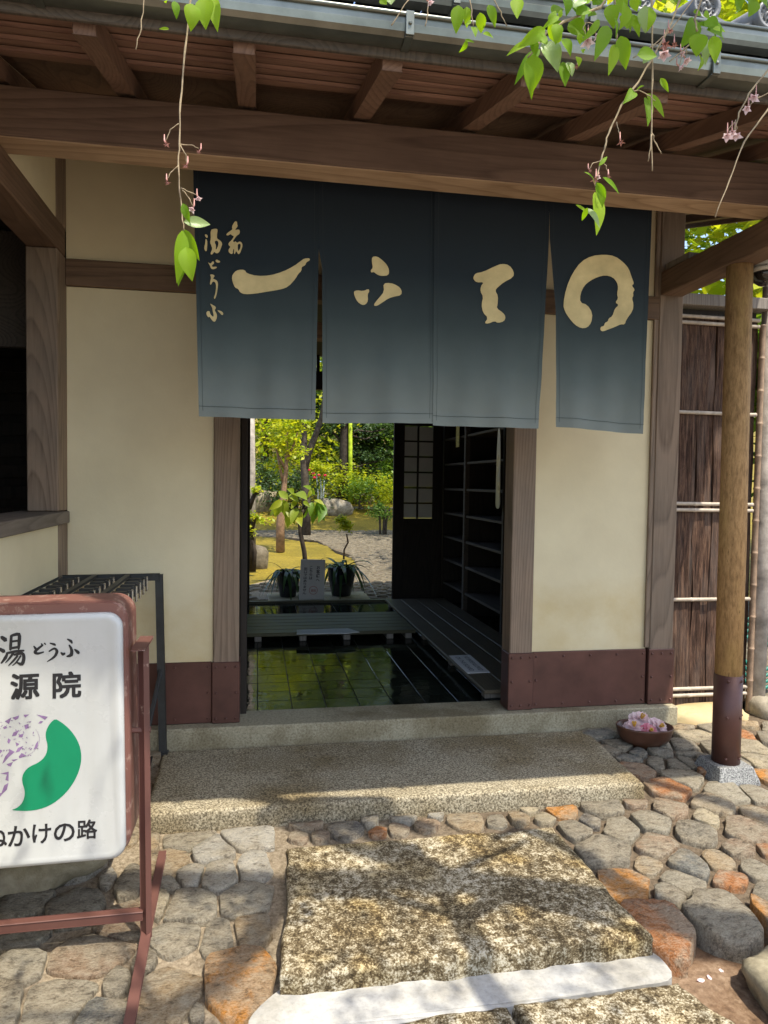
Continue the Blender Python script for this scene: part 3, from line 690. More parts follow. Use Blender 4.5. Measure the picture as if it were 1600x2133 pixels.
# security camera under the cross beam's outer end
T = thing('security_camera', 'beige dome security camera under the cross beam at the right edge', 'camera', (2.235, -.53, 2.36))
obj('housing', lathe(bmesh.new(), [(.004, 2.50), (.074, 2.50), (.076, 2.47), (.076, 2.425), (.070, 2.412)], (2.232, -.53, 0), 28), M['camwhite'], T, True)
obj('trim_ring', lathe(bmesh.new(), [(.068, 2.412), (.081, 2.416), (.082, 2.404), (.075, 2.397), (.06, 2.397)], (2.232, -.53, 0), 28), M['camwhite'], T, True)
obj('dome', lathe(bmesh.new(), [(.067, 2.404), (.065, 2.383), (.055, 2.362), (.035, 2.347), (.004, 2.341)], (2.232, -.53, 0), 28), M['glassdark'], T, True)
obj('mount_arm', B(2.15, 2.30, -.55, -.51, 2.50, 2.53), M['camwhite'], T)

# upper tiled roof above
U = thing('tiled_roof', 'grey tiled upper roof with dark gutter and swirl pattern end tiles', 'roof', (0, -1.1, 2.9))
bm = bmesh.new(); prism(bm, [(-2.6, -1.13, 2.86), (-2.6, 1.6, 3.55), (-2.6, 1.6, 3.62), (-2.6, -1.13, 2.93)], (5.3, 0, 0)); obj('soffit', bm, M['dark'], U)
gutter(-2.6, 2.72, -1.2, 2.925, .052, .06, 'gutter', U, [-.6, .6, 1.05])
for k in range(-16, 6):
    x = 1.464 + .237 * k; m_ = M['ktile']
    bm = bmesh.new(); prism(bm, [(x + .05, -1.155, 3.018), (x + .1, -1.155, 2.998), (x + .145, -1.155, 2.995), (x + .19, -1.155, 3.012), (x + .19, -1.155, 3.03), (x + .145, -1.155, 3.013), (x + .1, -1.155, 3.016), (x + .05, -1.155, 3.034)], (0, 1.5, .4)); obj('flat_tile', bm, m_, U)
    bm = tube(bmesh.new(), [(x, -1.17, 3.042), (x, .4, 3.44)], .046, 20); rt_ = obj('round_tile', bm, m_, U, True)
    bm = bmesh.new(); n = 24; ra = [[bm.verts.new((x + r * math.cos(2 * math.pi * i / n), yy, 3.042 + r * math.sin(2 * math.pi * i / n))) for i in range(n)] for r, yy in ((.05, -1.165), (.05, -1.187), (.038, -1.187), (.036, -1.176), (.002, -1.176))]
    for a, b in zip(ra, ra[1:]):
        for i in range(n): bm.faces.new((a[i], a[(i + 1) % n], b[(i + 1) % n], b[i]))
    for j in range(3):                      # three-comma swirl
        a0 = j * 2.094; pts = [(x + r * math.cos(a0 + w_), -1.178, 3.042 + r * math.sin(a0 + w_)) for r, w_ in ((.010, 0), (.013, .6), (.018, 1.3), (.022, 2.0))]
        tube(bm, pts, [.0065, .006, .004, .002], 6)
    for j in range(14): bmesh.ops.create_icosphere(bm, subdivisions=1, radius=.0032, matrix=Matrix.Translation((x + .030 * math.cos(j * .4488), -1.178, 3.042 + .030 * math.sin(j * .4488))))
    bmesh.ops.recalc_face_normals(bm, faces=bm.faces); obj('end_disc', bm, m_, rt_, True)

# ================================================================== PASSAGE
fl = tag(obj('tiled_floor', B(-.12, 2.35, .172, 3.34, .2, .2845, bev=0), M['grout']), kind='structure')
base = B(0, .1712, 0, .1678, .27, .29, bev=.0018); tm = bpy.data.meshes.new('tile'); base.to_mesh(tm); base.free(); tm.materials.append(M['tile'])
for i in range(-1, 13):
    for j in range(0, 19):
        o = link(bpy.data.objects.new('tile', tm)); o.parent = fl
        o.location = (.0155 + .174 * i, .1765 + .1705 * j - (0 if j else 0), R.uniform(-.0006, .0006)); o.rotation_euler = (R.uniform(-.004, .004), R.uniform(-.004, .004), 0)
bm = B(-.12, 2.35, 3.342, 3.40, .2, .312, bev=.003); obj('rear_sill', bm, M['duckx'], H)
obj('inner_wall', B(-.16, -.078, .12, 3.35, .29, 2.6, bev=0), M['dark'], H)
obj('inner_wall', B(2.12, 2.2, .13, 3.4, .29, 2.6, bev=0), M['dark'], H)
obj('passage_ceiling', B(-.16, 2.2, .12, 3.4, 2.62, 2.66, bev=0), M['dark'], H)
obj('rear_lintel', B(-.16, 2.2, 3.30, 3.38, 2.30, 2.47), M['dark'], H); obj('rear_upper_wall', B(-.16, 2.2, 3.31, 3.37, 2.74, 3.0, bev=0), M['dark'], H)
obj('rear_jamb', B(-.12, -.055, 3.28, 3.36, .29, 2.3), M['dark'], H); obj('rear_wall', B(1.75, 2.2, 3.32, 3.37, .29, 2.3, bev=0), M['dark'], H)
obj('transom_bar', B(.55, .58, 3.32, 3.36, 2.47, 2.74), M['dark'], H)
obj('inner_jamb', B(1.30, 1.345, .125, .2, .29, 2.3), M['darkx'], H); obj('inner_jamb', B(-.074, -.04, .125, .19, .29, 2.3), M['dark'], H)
# lattice door
D = thing('lattice_door', 'dark sliding door with two columns of small paper panes at the far end', 'door', (1.5, 3.28, .312))
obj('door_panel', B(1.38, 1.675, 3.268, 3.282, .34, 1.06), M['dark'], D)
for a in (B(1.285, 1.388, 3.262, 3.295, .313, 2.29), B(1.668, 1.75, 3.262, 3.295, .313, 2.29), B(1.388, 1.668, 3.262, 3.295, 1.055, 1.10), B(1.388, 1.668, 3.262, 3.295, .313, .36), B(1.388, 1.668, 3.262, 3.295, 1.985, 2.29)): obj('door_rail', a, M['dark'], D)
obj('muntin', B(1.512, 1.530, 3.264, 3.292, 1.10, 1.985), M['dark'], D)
for k in range(6):
    z0 = 1.10 + k * .1475
    if k: obj('muntin', B(1.388, 1.668, 3.266, 3.290, z0 - .008, z0 + .008), M['dark'], D)
    for xa, xb in ((1.388, 1.512), (1.530, 1.668)): obj('paper_pane', B(xa + .001, xb - .001, 3.276, 3.281, z0 + .009, z0 + .139, bev=0), M['pane'], D)
# shoe shelf along the right wall
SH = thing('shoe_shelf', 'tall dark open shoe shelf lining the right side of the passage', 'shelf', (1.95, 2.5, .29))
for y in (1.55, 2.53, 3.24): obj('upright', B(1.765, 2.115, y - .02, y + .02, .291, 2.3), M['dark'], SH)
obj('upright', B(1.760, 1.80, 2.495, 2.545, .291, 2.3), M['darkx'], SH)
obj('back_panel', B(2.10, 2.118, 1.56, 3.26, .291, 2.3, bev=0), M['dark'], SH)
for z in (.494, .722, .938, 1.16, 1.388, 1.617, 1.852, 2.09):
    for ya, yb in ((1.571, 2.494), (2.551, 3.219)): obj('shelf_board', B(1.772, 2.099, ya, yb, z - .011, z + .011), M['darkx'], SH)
# long duckboard and far duckboard
DB = thing('long_duckboard', 'long wooden duckboard of parallel planks beside the shoe shelf', 'duckboard', (1.48, 1.6, .291))
for k in range(4):
    xa = 1.195 + k * .144
    obj('plank', B(xa, xa + .1405, .17 + (.008 if k in (0, 3) else 0), 3.14, .331, .352, bev=.004), M['duck'], DB)
for y in (.26, .95, 1.7, 2.4, 3.05): obj('foot', B(1.215, 1.755, y - .03, y + .03, .291, .330), M['greywood'], DB)
DC = thing('cross_duckboard', 'low wooden duckboard of slats lying across the far end of the passage', 'duckboard', (.5, 2, .291))
for k in range(6):
    ya = 1.72 + k * .125; obj('plank', B(-.07, 1.17, ya, ya + .119, .331, .357, bev=.003), M['duckx'], DC)
for x in (.02, .34, .66, .98, 1.12): obj('foot', B(x - .025, x + .025, 1.735, 2.43, .291, .330), M['greywood'], DC)
bm = bmesh.new(); pl_ = [on_z(480 + x * .4, 1220 + y * .4, .359) for x, y in ((345, 232), (610, 224), (672, 243), (600, 251), (345, 254))]
prism(bm, pl_, (0, 0, .004)); own('wet_sheet', bm, M['pane'], 'thin pale sheet lying on the far duckboard', 'sheet')
# board notice, lettering runs along the duckboard
c4 = [on_z(x, y, .357) for x, y in ((935, 1365.5), (979, 1364), (1021, 1400), (974, 1402))]
NB = thing('board_notice', 'white printed notice lying on the near end of the long duckboard', 'notice', (c4[0] + c4[2]) / 2)
prism(bm := bmesh.new(), c4, (0, 0, -.0035)); obj('card', bm, M['paper'], NB)
ex = (c4[3] - c4[0]); ey = (c4[1] - c4[0]) ; o0 = (c4[0] + c4[3]) / 2
def nplace(v0):
    return lambda x, y: o0 + ex * x + ey * (v0 + y) + Vector((0, 0, .0012))
wd = ex.length; ht = ey.length
for s_, v0 in (('NO SHOES ALLOWED', .60), ('ON THIS BOARD', .20)):
    bm = text_bm(s_, 1.0, .0)
    mx = max(v.co.x for v in bm.verts); 
    f = .40 / mx
    for v in bm.verts: v.co = nplace(v0)(v.co.x * f, v.co.y * .30)
    obj('lettering', bm, M['sticker'], NB)
# hanging card and shoehorn
a = on_x(954, 889, 1.75); b_ = on_x(968, 929, 1.75)
HC = thing('hanging_card', 'gold patterned card hanging from a cord in front of the shelf', 'charm', (1.75, (a.y + b_.y) / 2, b_.z))
obj('card', B(1.748, 1.752, a.y - .05, a.y + .05, b_.z, a.z + .02, bev=0), plain('gold_card', (.50, .42, .12), .5, .4, .2, .5, 90), HC)
obj('cord', tube(bmesh.new(), [(1.75, a.y, a.z + .02), (1.75, a.y, 2.6)], .002, 5), M['dark'], HC)
a = on_x(1041, 892, 1.74); b_ = on_x(1041, 1060, 1.74)
SHN = bmesh.new(); prism(SHN, [(1.735, a.y + dy, z) for dy, z in smooth_poly([(-.035, a.z), (.035, a.z), (.045, b_.z + .1), (.045, b_.z), (-.045, b_.z), (-.045, b_.z + .1)], 2)], (.004, 0, 0))
own('shoehorn', SHN, M['white'], 'long white shoehorn hanging on the near end of the shelf', 'shoehorn')

# ================================================================== NOREN
YN = -.62
NO = thing('noren_curtain', 'indigo split door curtain with pale gold brush lettering', 'curtain', (.69, YN, 2.6))
def fold(x, z):
    k = min(1, max(0, (2.12 - z) / .4))
    return YN + .003 * math.sin(x * 9 + z * 4) + .002 * noise.noise(Vector((x * 7, z * 7, 3))) + k * (.010 * math.sin(x * 17 + 1.3) + .007 * math.sin(x * 41 + 2)) + k * k * .014 * noise.noise(Vector((x * 6, z * 5, 2))) + k * .004 * noise.noise(Vector((x * 9 + z * 12, z * 16 - x * 10, 7)))
def panel(tl, tr, bl, br, n, leftc=(), rightc=()):
    """panel outline read at its corners; side edges may bow"""
    bm = bmesh.new(); vs = {}; nx, ny = 30, 64
    A, Bq, C, Dq = [on_y(*q, YN) for q in (tl, tr, bl, br)]
    def side(p, q, mids, t):
        pts = [p] + [on_y(*m_, YN) for m_ in mids] + [q]; zz = p.z + (q.z - p.z) * t
        for u, v in zip(pts, pts[1:]):
            if v.z <= zz: return Vector((u.x + (v.x - u.x) * (u.z - zz) / (u.z - v.z + 1e-9), 0, zz))
        return q.copy()
    for j in range(ny + 1):
        t = j / ny; l = side(A, C, leftc, t); r_ = side(Bq, Dq, rightc, t)
        for i in range(nx + 1):
            p = l.lerp(r_, i / nx); hem = -.0026 * (1 if (t > .96 or i in (0, nx)) else 0)
            vs[i, j] = bm.verts.new((p.x, fold(p.x, p.z) + n * .0035 + hem, p.z))
    for i in range(nx):
        for j in range(ny): bm.faces.new((vs[i, j], vs[i + 1, j], vs[i + 1, j + 1], vs[i, j + 1]))
    o = obj('curtain_panel', bm, M['noren'], NO, True)
    sb = bmesh.new()                                    # stitched seam lines of the hems
    def seam(fn, m_):
        prev = None
        for q in range(m_ + 1):
            p, w = fn(q / m_); a = sb.verts.new(p + w); b = sb.verts.new(p - w)
            if prev: sb.faces.new((prev[0], a, b, prev[1]))
            prev = (a, b)
    def pt(u, t):
        p = side(A, C, leftc, t).lerp(side(Bq, Dq, rightc, t), u); return Vector((p.x, fold(p.x, p.z) + n * .0035 - .0042, p.z))
    seam(lambda t: (pt(t, .962), Vector((0, 0, .0007))), 120)
    seam(lambda t: (pt(.035, .02 + t * .96), Vector((.0005, 0, 0))), 120); seam(lambda t: (pt(.965, .02 + t * .96), Vector((.0005, 0, 0))), 120)
    obj('hem_stitching', sb, M['seam'], o); return o
P1 = panel((401, 300), (664, 318), (415, 868), (656, 875), 0, [], [(664, 520)])
P2 = panel((663.5, 318), (908, 340), (672, 881), (903, 882), 1, [(664, 520), (671, 560)], [])
P3 = panel((905, 340), (1146, 362), (902, 886), (1121, 893), 0, [], [(1144, 496)])
P4 = panel((1145, 362), (1361, 382), (1160, 889), (1338, 904), 1, [(1146, 496), (1158, 640)], [])
obj('curtain_rod', tube(bmesh.new(), [(-.3, YN + .01, 2.66), (1.7, YN + .01, 2.66)], .014, 10), M['bamboo2'], NO, True)
def nshape(loops, ox, oy, k, par, n, it=2):
    def pl3(x, y): p = on_y(x, y, YN); return Vector((p.x, fold(p.x, p.z) + n * .0035 - .0042, p.z))
    lp = [[(ox + k * x, oy + k * y) for x, y in (smooth_poly(l, it))] for l in loops]
    return obj('brush_character', flat_shape(lp, pl3), M['gold'], par)
def nset(chars, ox, oy, k, par, n, it=1):
    for c in chars: nshape(c, ox, oy, k, par, n, it)
nshape([[(265, 610), (280, 585), (300, 573), (335, 573), (345, 592), (400, 607), (470, 605), (540, 585), (600, 555), (640, 525), (655, 515), (683, 513), (685, 525), (665, 535), (660, 552), (640, 560), (640, 580), (620, 600), (610, 620), (570, 665), (530, 680), (450, 692), (390, 702), (335, 705), (310, 695), (300, 675), (283, 670), (270, 640)]], 380, 340, .3875, P1, 0, 1)
nshape([[(1020, 502), (1048, 500), (1075, 520), (1100, 545), (1113, 575), (1108, 602), (1070, 606), (1045, 597), (1030, 583), (1015, 588), (1012, 575), (1025, 560), (1018, 530)], [(920, 690), (940, 683), (970, 688), (1000, 675), (1006, 688), (995, 705), (998, 740), (985, 760), (965, 763), (940, 745), (925, 715)], [(1080, 645), (1120, 642), (1160, 658), (1180, 680), (1178, 708), (1140, 716), (1110, 725), (1080, 745), (1045, 768), (1028, 765), (1035, 750), (1060, 720), (1085, 690)]], 380, 340, .3875, P2, 1, 1)
nshape([[(195, 360), (205, 343), (240, 337), (300, 308), (330, 297), (365, 303), (388, 335), (385, 362), (340, 385), (310, 410), (298, 425), (312, 450), (310, 490), (305, 510), (335, 530), (348, 550), (340, 572), (310, 580), (295, 570), (265, 583), (247, 580), (265, 555), (240, 530), (233, 490), (242, 455), (228, 430), (230, 405), (245, 385), (210, 387), (195, 372)]], 900, 420, .4375, P3, 0, 1)
nshape([[(625, 490), (640, 410), (670, 340), (710, 285), (760, 258), (820, 252), (870, 260), (910, 290), (935, 320), (950, 365), (960, 392), (948, 400), (964, 420), (955, 432), (957, 450), (950, 462), (958, 486), (955, 520), (925, 562), (918, 585), (900, 583), (870, 597), (840, 608), (815, 618), (802, 612), (804, 595), (820, 592), (824, 576), (838, 570), (842, 555), (860, 545), (870, 510), (890, 492), (872, 480), (886, 462), (880, 440), (885, 410), (880, 385), (860, 360), (825, 350), (790, 358), (755, 375), (725, 400), (707, 440), (706, 480), (740, 490), (765, 530), (760, 575), (740, 600), (710, 603), (680, 585), (655, 555), (635, 525)]], 900, 420, .4375, P4, 1, 1)
nset([
    [[(140, 395), (175, 400), (190, 430), (180, 460), (155, 445), (138, 415)], [(150, 465), (180, 500), (180, 560), (175, 640), (170, 680), (150, 685), (130, 650), (130, 600), (145, 550)],
     [(235, 320), (300, 298), (352, 303), (355, 340), (345, 400), (345, 470), (400, 500), (440, 555), (415, 620), (390, 690), (355, 720), (320, 715), (300, 690), (270, 735), (240, 742), (235, 710), (265, 650), (250, 590), (225, 530), (240, 480)], [(306, 512), (345, 500), (372, 530), (365, 590), (335, 655), (322, 650), (330, 590), (310, 545)]],
    [[(655, 170), (688, 185), (690, 230), (702, 260), (645, 325), (720, 310), (738, 350), (725, 395), (680, 420), (640, 480), (615, 512), (640, 535), (658, 512), (690, 545), (730, 515), (770, 540), (782, 590), (765, 650), (740, 715), (710, 742), (688, 705), (668, 680), (655, 732), (632, 730), (640, 640), (620, 660), (612, 735), (570, 725), (540, 690), (545, 650), (578, 610), (540, 580), (545, 540), (590, 500), (640, 430), (600, 415), (580, 390), (530, 420), (500, 405), (520, 375), (570, 340), (612, 310), (600, 280), (610, 240)], [(700, 565), (740, 555), (752, 585), (740, 640), (712, 690), (698, 640)]],
    [[(185, 870), (215, 885), (240, 895), (270, 850), (298, 868), (290, 900), (258, 920), (262, 952), (330, 945), (347, 955), (320, 982), (270, 992), (240, 975), (222, 920)], [(315, 840), (345, 822), (365, 840), (397, 850), (397, 875), (360, 880), (330, 870)]],
    [[(222, 1078), (280, 1080), (310, 1105), (272, 1150), (310, 1163), (350, 1190), (364, 1240), (357, 1320), (345, 1400), (325, 1470), (305, 1502), (290, 1480), (310, 1430), (325, 1350), (330, 1260), (310, 1205), (270, 1200), (240, 1262), (223, 1240), (235, 1180), (245, 1130)]],
    [[(223, 1573), (270, 1600), (322, 1630), (327, 1660), (302, 1690), (340, 1750), (347, 1810), (320, 1882), (290, 1892), (250, 1850), (220, 1800), (200, 1817), (170, 1780), (163, 1730), (190, 1703), (222, 1710), (230, 1760), (283, 1812), (290, 1770), (270, 1700), (265, 1650)], [(345, 1690), (385, 1695), (440, 1720), (457, 1760), (430, 1780), (395, 1740)]]], 410, 440, .122, P1, 0, 1)

# ================================================================== LIGHTBOX SIGN
YS = -1.28
SG = thing('lightbox_sign', 'white standing shop sign in a rusty brown frame with green leaf emblem', 'sign', (-.75, YS, .06))
RT = Matrix.Rotation(-.0125, 3, 'Y')
def spl(u, v):   # u metres left of the right edge (negative), v above the bottom edge, tilted in its plane
    q = RT @ Vector((u, 0, v)); return Vector((-.3505 + q.x, YS, .3587 + q.z))
def rrect(x0, x1, z0, z1, r, n=8):
    out = []
    for cx, cz, a0 in ((x1 - r, z1 - r, 0), (x0 + r, z1 - r, 90), (x0 + r, z0 + r, 180), (x1 - r, z0 + r, 270)):
        for k in range(n + 1):
            a = math.radians(a0 + 90 * k / n); out.append((cx + r * math.cos(a), cz + r * math.sin(a)))
    return out
def shell(loops, m, name, parent):
    bm = bmesh.new(); rs = []
    for pts, y in loops: rs.append([bm.verts.new(spl(u, v) + Vector((0, y, 0))) for u, v in pts])
    n = len(rs[0])
    for a, b in zip(rs, rs[1:]):
        for k in range(n): bm.faces.new((a[k], a[(k + 1) % n], b[(k + 1) % n], b[k]))
    bm.faces.new(rs[-1]); bm.faces.new(list(reversed(rs[0]))); bmesh.ops.recalc_face_normals(bm, faces=bm.faces)
    return obj(name, bm, m, parent, True)
WS = .80
case = shell([(rrect(-WS, 0, .0, .7397, .055), .15), (rrect(-WS, 0, 0, .7397, .055), .012), (rrect(-WS + .006, -.006, .006, .7340, .047), .0)], M['brownwood'], 'case', SG)
for p_ in case.data.polygons: p_.use_smooth = False
face = shell([(rrect(-WS + .012, -.012, -.004, .7085, .043), .004), (rrect(-WS + .012, -.012, -.004, .7085, .043), -.010), (rrect(-WS + .017, -.017, .001, .7037, .040), -.018), (rrect(-WS + .026, -.026, .010, .695, .034), -.021), (rrect(-WS + .034, -.034, .018, .687, .028), -.019)], M['white'], 'sign_face', SG)
def sp(x, y): p = on_y(x, y, YS - .0195); p.y = YS - .0195; return p
def c6(x, y): return sp(x * .328, 1160 + y * .328)
# brush strokes of the first line
bm = bmesh.new()
for pts, w in (([(10, 510), (35, 528)], [22, 30]), ([(-2, 585), (25, 600)], [20, 26]), ([(8, 675), (35, 640), (48, 610)], [10, 22, 12]),
               ([(72, 500), (68, 560), (66, 590)], [18, 20, 16]), ([(75, 500), (120, 492), (122, 540), (118, 585)], [16, 24, 22, 14]), ([(72, 538), (115, 532)], 14), ([(70, 580), (118, 572)], 16),
               ([(42, 612), (100, 600), (152, 595)], [14, 18, 12]), ([(85, 610), (60, 645), (35, 672)], [16, 14, 6]), ([(90, 622), (140, 612), (152, 640), (140, 680), (110, 672)], [14, 20, 22, 24, 10]), ([(112, 628), (85, 660), (55, 690)], [14, 14, 6]), ([(132, 628), (105, 668), (80, 690)], [12, 12, 6])):
    stroke(bm, pts, w, c6)
for pts, w in (([(215, 568), (228, 585), (232, 592)], [10, 16, 10]), ([(272, 560), (240, 585), (222, 605), (240, 614), (278, 604)], [12, 16, 20, 16, 8]), ([(262, 552), (272, 560)], 9), ([(282, 548), (290, 556)], 9),
               ([(318, 548), (345, 556), (352, 562)], [8, 16, 8]), ([(312, 600), (345, 582), (362, 600), (345, 635), (300, 665)], [10, 14, 20, 16, 5]),
               ([(428, 522), (450, 535), (458, 548)], [8, 18, 10]), ([(440, 560), (455, 590), (452, 622), (425, 632)], [10, 20, 24, 10]), ([(388, 608), (400, 618), (412, 612)], [10, 20, 12]), ([(475, 588), (495, 605), (500, 612)], [10, 22, 16])):
    stroke(bm, pts, w, c6)
obj('brush_lettering', bm, M['sticker'], face)
def glyph(s, x0, y0, x1, y1, bold=0.0):
    """one printed character filling a measured rectangle on the sign face"""
    src = text_bm(s, 1, 0); xs = [v.co.x for v in src.verts]; ys = [v.co.y for v in src.verts]; a, b = min(xs), max(xs); c, d = min(ys), max(ys)
    bm = bmesh.new(); k = 0
    for ox, oy in ((0, 0), (bold, 0), (-bold, 0), (0, bold), (0, -bold), (bold, bold), (-bold, -bold), (bold, -bold), (-bold, bold)):
        g2 = src.copy(); k += 1
        for v in g2.verts:
            u = (v.co.x - a) / (b - a); w = (v.co.y - c) / (d - c); X = x0 + (x1 - x0) * u + ox; Y_ = y1 + (y0 - y1) * w - .055 * (x1 - x0) * u + oy
            v.co = sp(X, Y_) + Vector((0, -.00005 * k, 0))
        me = bpy.data.meshes.new('t'); g2.to_mesh(me); g2.free(); bm.from_mesh(me); bpy.data.meshes.remove(me)
    src.free()
    return obj('printed_character', bm, M['sticker'], face)
for s_, x0, y0, x1, y1, bo in (('源', 23, 1405.5, 81, 1457, 1.5), ('院', 111, 1402, 168, 1454, 1.5),
                           ('ぬ', -26, 1724, 14, 1764, .7), ('か', 17, 1722, 62, 1763, .7), ('け', 68, 1718, 106, 1757, .7), ('の', 113, 1717, 155, 1753, .7), ('路', 161, 1709, 202, 1748, .7)): glyph(s_, x0, y0, x1, y1, bo)
EM = [(770, 117), (830, 150), (900, 200), (980, 275), (1050, 370), (1100, 470), (1127, 580), (1130, 680), (1115, 780), (1075, 900), (1010, 1020), (920, 1140), (800, 1250), (680, 1325), (540, 1375), (400, 1395), (280, 1395), (150, 1383), (210, 1365), (260, 1335), (310, 1280), (338, 1210), (345, 1140), (335, 1080), (315, 1020), (305, 950), (320, 880), (370, 810), (440, 765), (520, 730), (590, 680), (640, 610), (660, 530), (657, 460), (640, 400), (632, 330), (645, 270), (680, 200), (720, 150)]
obj('leaf_emblem', flat_shape([[(x * .15, 1480 + y * .15) for x, y in smooth_poly(EM, 1)]], sp), M['green'], face)
# violet fragments of the second emblem half
VF = [[(65, 150), (160, 95), (125, 190)], [(170, 100), (265, 68), (255, 110), (215, 135)], [(325, 60), (405, 55), (350, 100)], [(505, 55), (665, 88), (625, 130), (560, 90)], [(530, 180), (560, 145), (600, 150), (570, 180)],
      [(335, 205), (395, 185), (400, 240), (355, 265)], [(165, 360), (185, 305), (265, 270), (225, 350)], [(255, 370), (275, 335), (330, 320), (310, 375)], [(100, 440), (115, 385), (150, 410), (125, 465)], [(465, 550), (500, 460), (535, 415), (520, 510)],
      [(215, 440), (270, 465), (230, 500)], [(215, 585), (250, 520), (325, 490), (270, 570)], [(30, 740), (70, 640), (150, 545), (205, 575), (120, 650), (60, 720)], [(260, 640), (300, 590), (370, 630), (270, 665)], [(155, 685), (255, 672), (190, 710)], [(90, 745), (180, 715), (150, 780), (115, 770)],
      [(5, 875), (120, 850), (118, 980), (75, 965), (95, 890)], [(25, 1130), (60, 1040), (118, 1005), (95, 1100), (30, 1160)], [(-40, 1200), (-10, 1150), (40, 1140), (10, 1190)], [(40, 240), (70, 215), (105, 240), (60, 260)], [(-30, 600), (-5, 540), (35, 560), (0, 600)], [(-60, 480), (-40, 380), (5, 330), (-20, 440)]]
bmv = bmesh.new()
for f in VF:
    m2 = flat_shape([[(x * .15, 1480 + y * .15) for x, y in f]], sp); me = bpy.data.meshes.new('t'); m2.to_mesh(me); m2.free(); bmv.from_mesh(me); bpy.data.meshes.remove(me)
for k in range(60):
    a = R.uniform(-80, 520); b_ = R.uniform(110, 640)
    if math.hypot(a - 180, b_ - 400) < 360: stroke(bmv, [(a, b_), (a + R.uniform(-26, 26), b_ + R.uniform(-26, 26))], R.uniform(5, 13), lambda x, y: sp(x * .15, 1480 + y * .15), 1)
arc = [(550 - .0 * t, 0) for t in range(1)]
for k in range(22):
    a = -.55 + k * .085; b2 = a + .05; stroke(bmv, [(190 + 360 * math.cos(a), 400 + 260 * math.sin(a)), (190 + 360 * math.cos(b2), 400 + 260 * math.sin(b2))], 5, lambda x, y: sp(x * .15, 1480 + y * .15), 1)
obj('violet_emblem', bmv, M['violet'], face)
# stand: leg, top cap, foot bar, lower cross bar, corner bracket
LX = -.3138
for sgn, X in ((1, LX), (-1, -1.165)):
    bm = bmesh.new(); bar(bm, (X - .01 * sgn, YS + .05, .957), (X, YS + .04, .085), .016, .028); obj('leg', bm, M['brown'], SG)
    bm = bmesh.new(); bar(bm, (X - .012 * sgn, YS - .03, .962), (X - .012 * sgn, YS + .14, .962), .036, .006); obj('leg_cap', bm, M['brown'], SG)
    bm = bmesh.new(); bar(bm, (X, YS + .06, gz(YS + .06) + .034), (X, YS + .42, gz(YS + .42) + .03), .022, .016)
    bar(bm, (X, YS + .06, gz(YS + .06) + .0345), (X, YS - .27, gz(YS - .27) + .03), .024, .018); obj('foot_bar', bm, M['brown'], SG)
a = on_y(278, 1905, YS + .04)
bm = bmesh.new(); bar(bm, (LX - .01, YS + .04, a.z + .0), (-1.15, YS + .04, a.z - .004), .026, .024); obj('cross_bar', bm, M['brown'], SG)
bm = bmesh.new(); bar(bm, (LX - .055, YS + .10, .40), (LX - .055, YS + .10, .30), .03, .02); obj('corner_bracket', bm, M['brown'], SG)
obj('pivot_bolt', tube(bmesh.new(), [(LX + .012, YS + .05, .705), (LX - .05, YS + .05, .705)], .009, 8), M['brown'], SG)
bl = on_g(70, 1895)
own('boulder', rockmesh(bmesh.new(), (-.80, -.80, .22), .33, .20, .17, 12, .3), M['darkrock'], 'large brown boulder behind the legs of the white sign', 'boulder', smooth=True)
# ================================================================== UMBRELLA STAND
UM = thing('umbrella_stand', 'black steel umbrella lock stand against the left plaster wall', 'umbrella stand', (-.65, -.3, .19))
zt = 1.0
bm = bmesh.new(); bar(bm, (-.90, -.07, zt), (-.425, -.07, zt + .005), .012, .032); obj('top_bar', bm, M['steel'], UM)
bm = bmesh.new(); bar(bm, (-.905, -.07, .2), (-.905, -.07, 1.0), .012, .032, up=(0, 1, 0)); obj('leg', bm, M['steel'], UM)
bm = bmesh.new(); bar(bm, (-.428, -.07, 1.017), (-.408, -.085, .2), .012, .034, up=(1, 0, 0)); obj('leg', bm, M['steel'], UM)
bm = bmesh.new(); bar(bm, (-.418, -.08, .58), (-.47, -.42, .22), .012, .018); obj('brace', bm, M['steel'], UM)
bm = bmesh.new(); box(bm, -.425, -.385, -.11, -.06, .2, .208, .001); obj('foot_plate', bm, M['steel'], UM)
for X in (-.56, -.70, -.845):
    bm = bmesh.new(); bar(bm, (X, -.08, zt + .012), (X, -.66, zt + .012), .018, .012); rl = obj('lock_rail', bm, M['steel'], UM)
    for k in range(6):
        y = -.115 - k * .095; bm = bmesh.new(); box(bm, X + .010, X + .070, y - .024, y + .012, zt - .022, zt + .006, .003); box(bm, X + .0705, X + .082, y - .024, y - .004, zt - .03, zt + .012, .002); obj('lock', bm, M['steel'], rl)
        bm = bmesh.new(); box(bm, X + .083, X + .092, y - .022, y - .008, zt - .05, zt + .014, .002); obj('key_plate', bm, M['chrome'], rl)
bm = bmesh.new(); bar(bm, (-.90, -.66, zt), (-.49, -.66, zt), .012, .03); obj('top_bar', bm, M['steel'], UM)
for X in (-.88,): bm = bmesh.new(); bar(bm, (X, -.66, .2), (X, -.66, zt), .012, .03, up=(0, 1, 0)); obj('leg', bm, M['steel'], UM)
G = thing('drain_grate', 'dark wooden slatted grate on the ground left of the granite doorstep', 'grate', (-.5, -.35, .19))
for k in range(5): obj('slat', B(-.66 + k * .045, -.625 + k * .045, -.62, -.13, .195 - .07 * 0, .212), M['dark'], G)
obj('grate_frame', B(-.67, -.44, -.64, -.62, .17, .214), M['dark'], G)
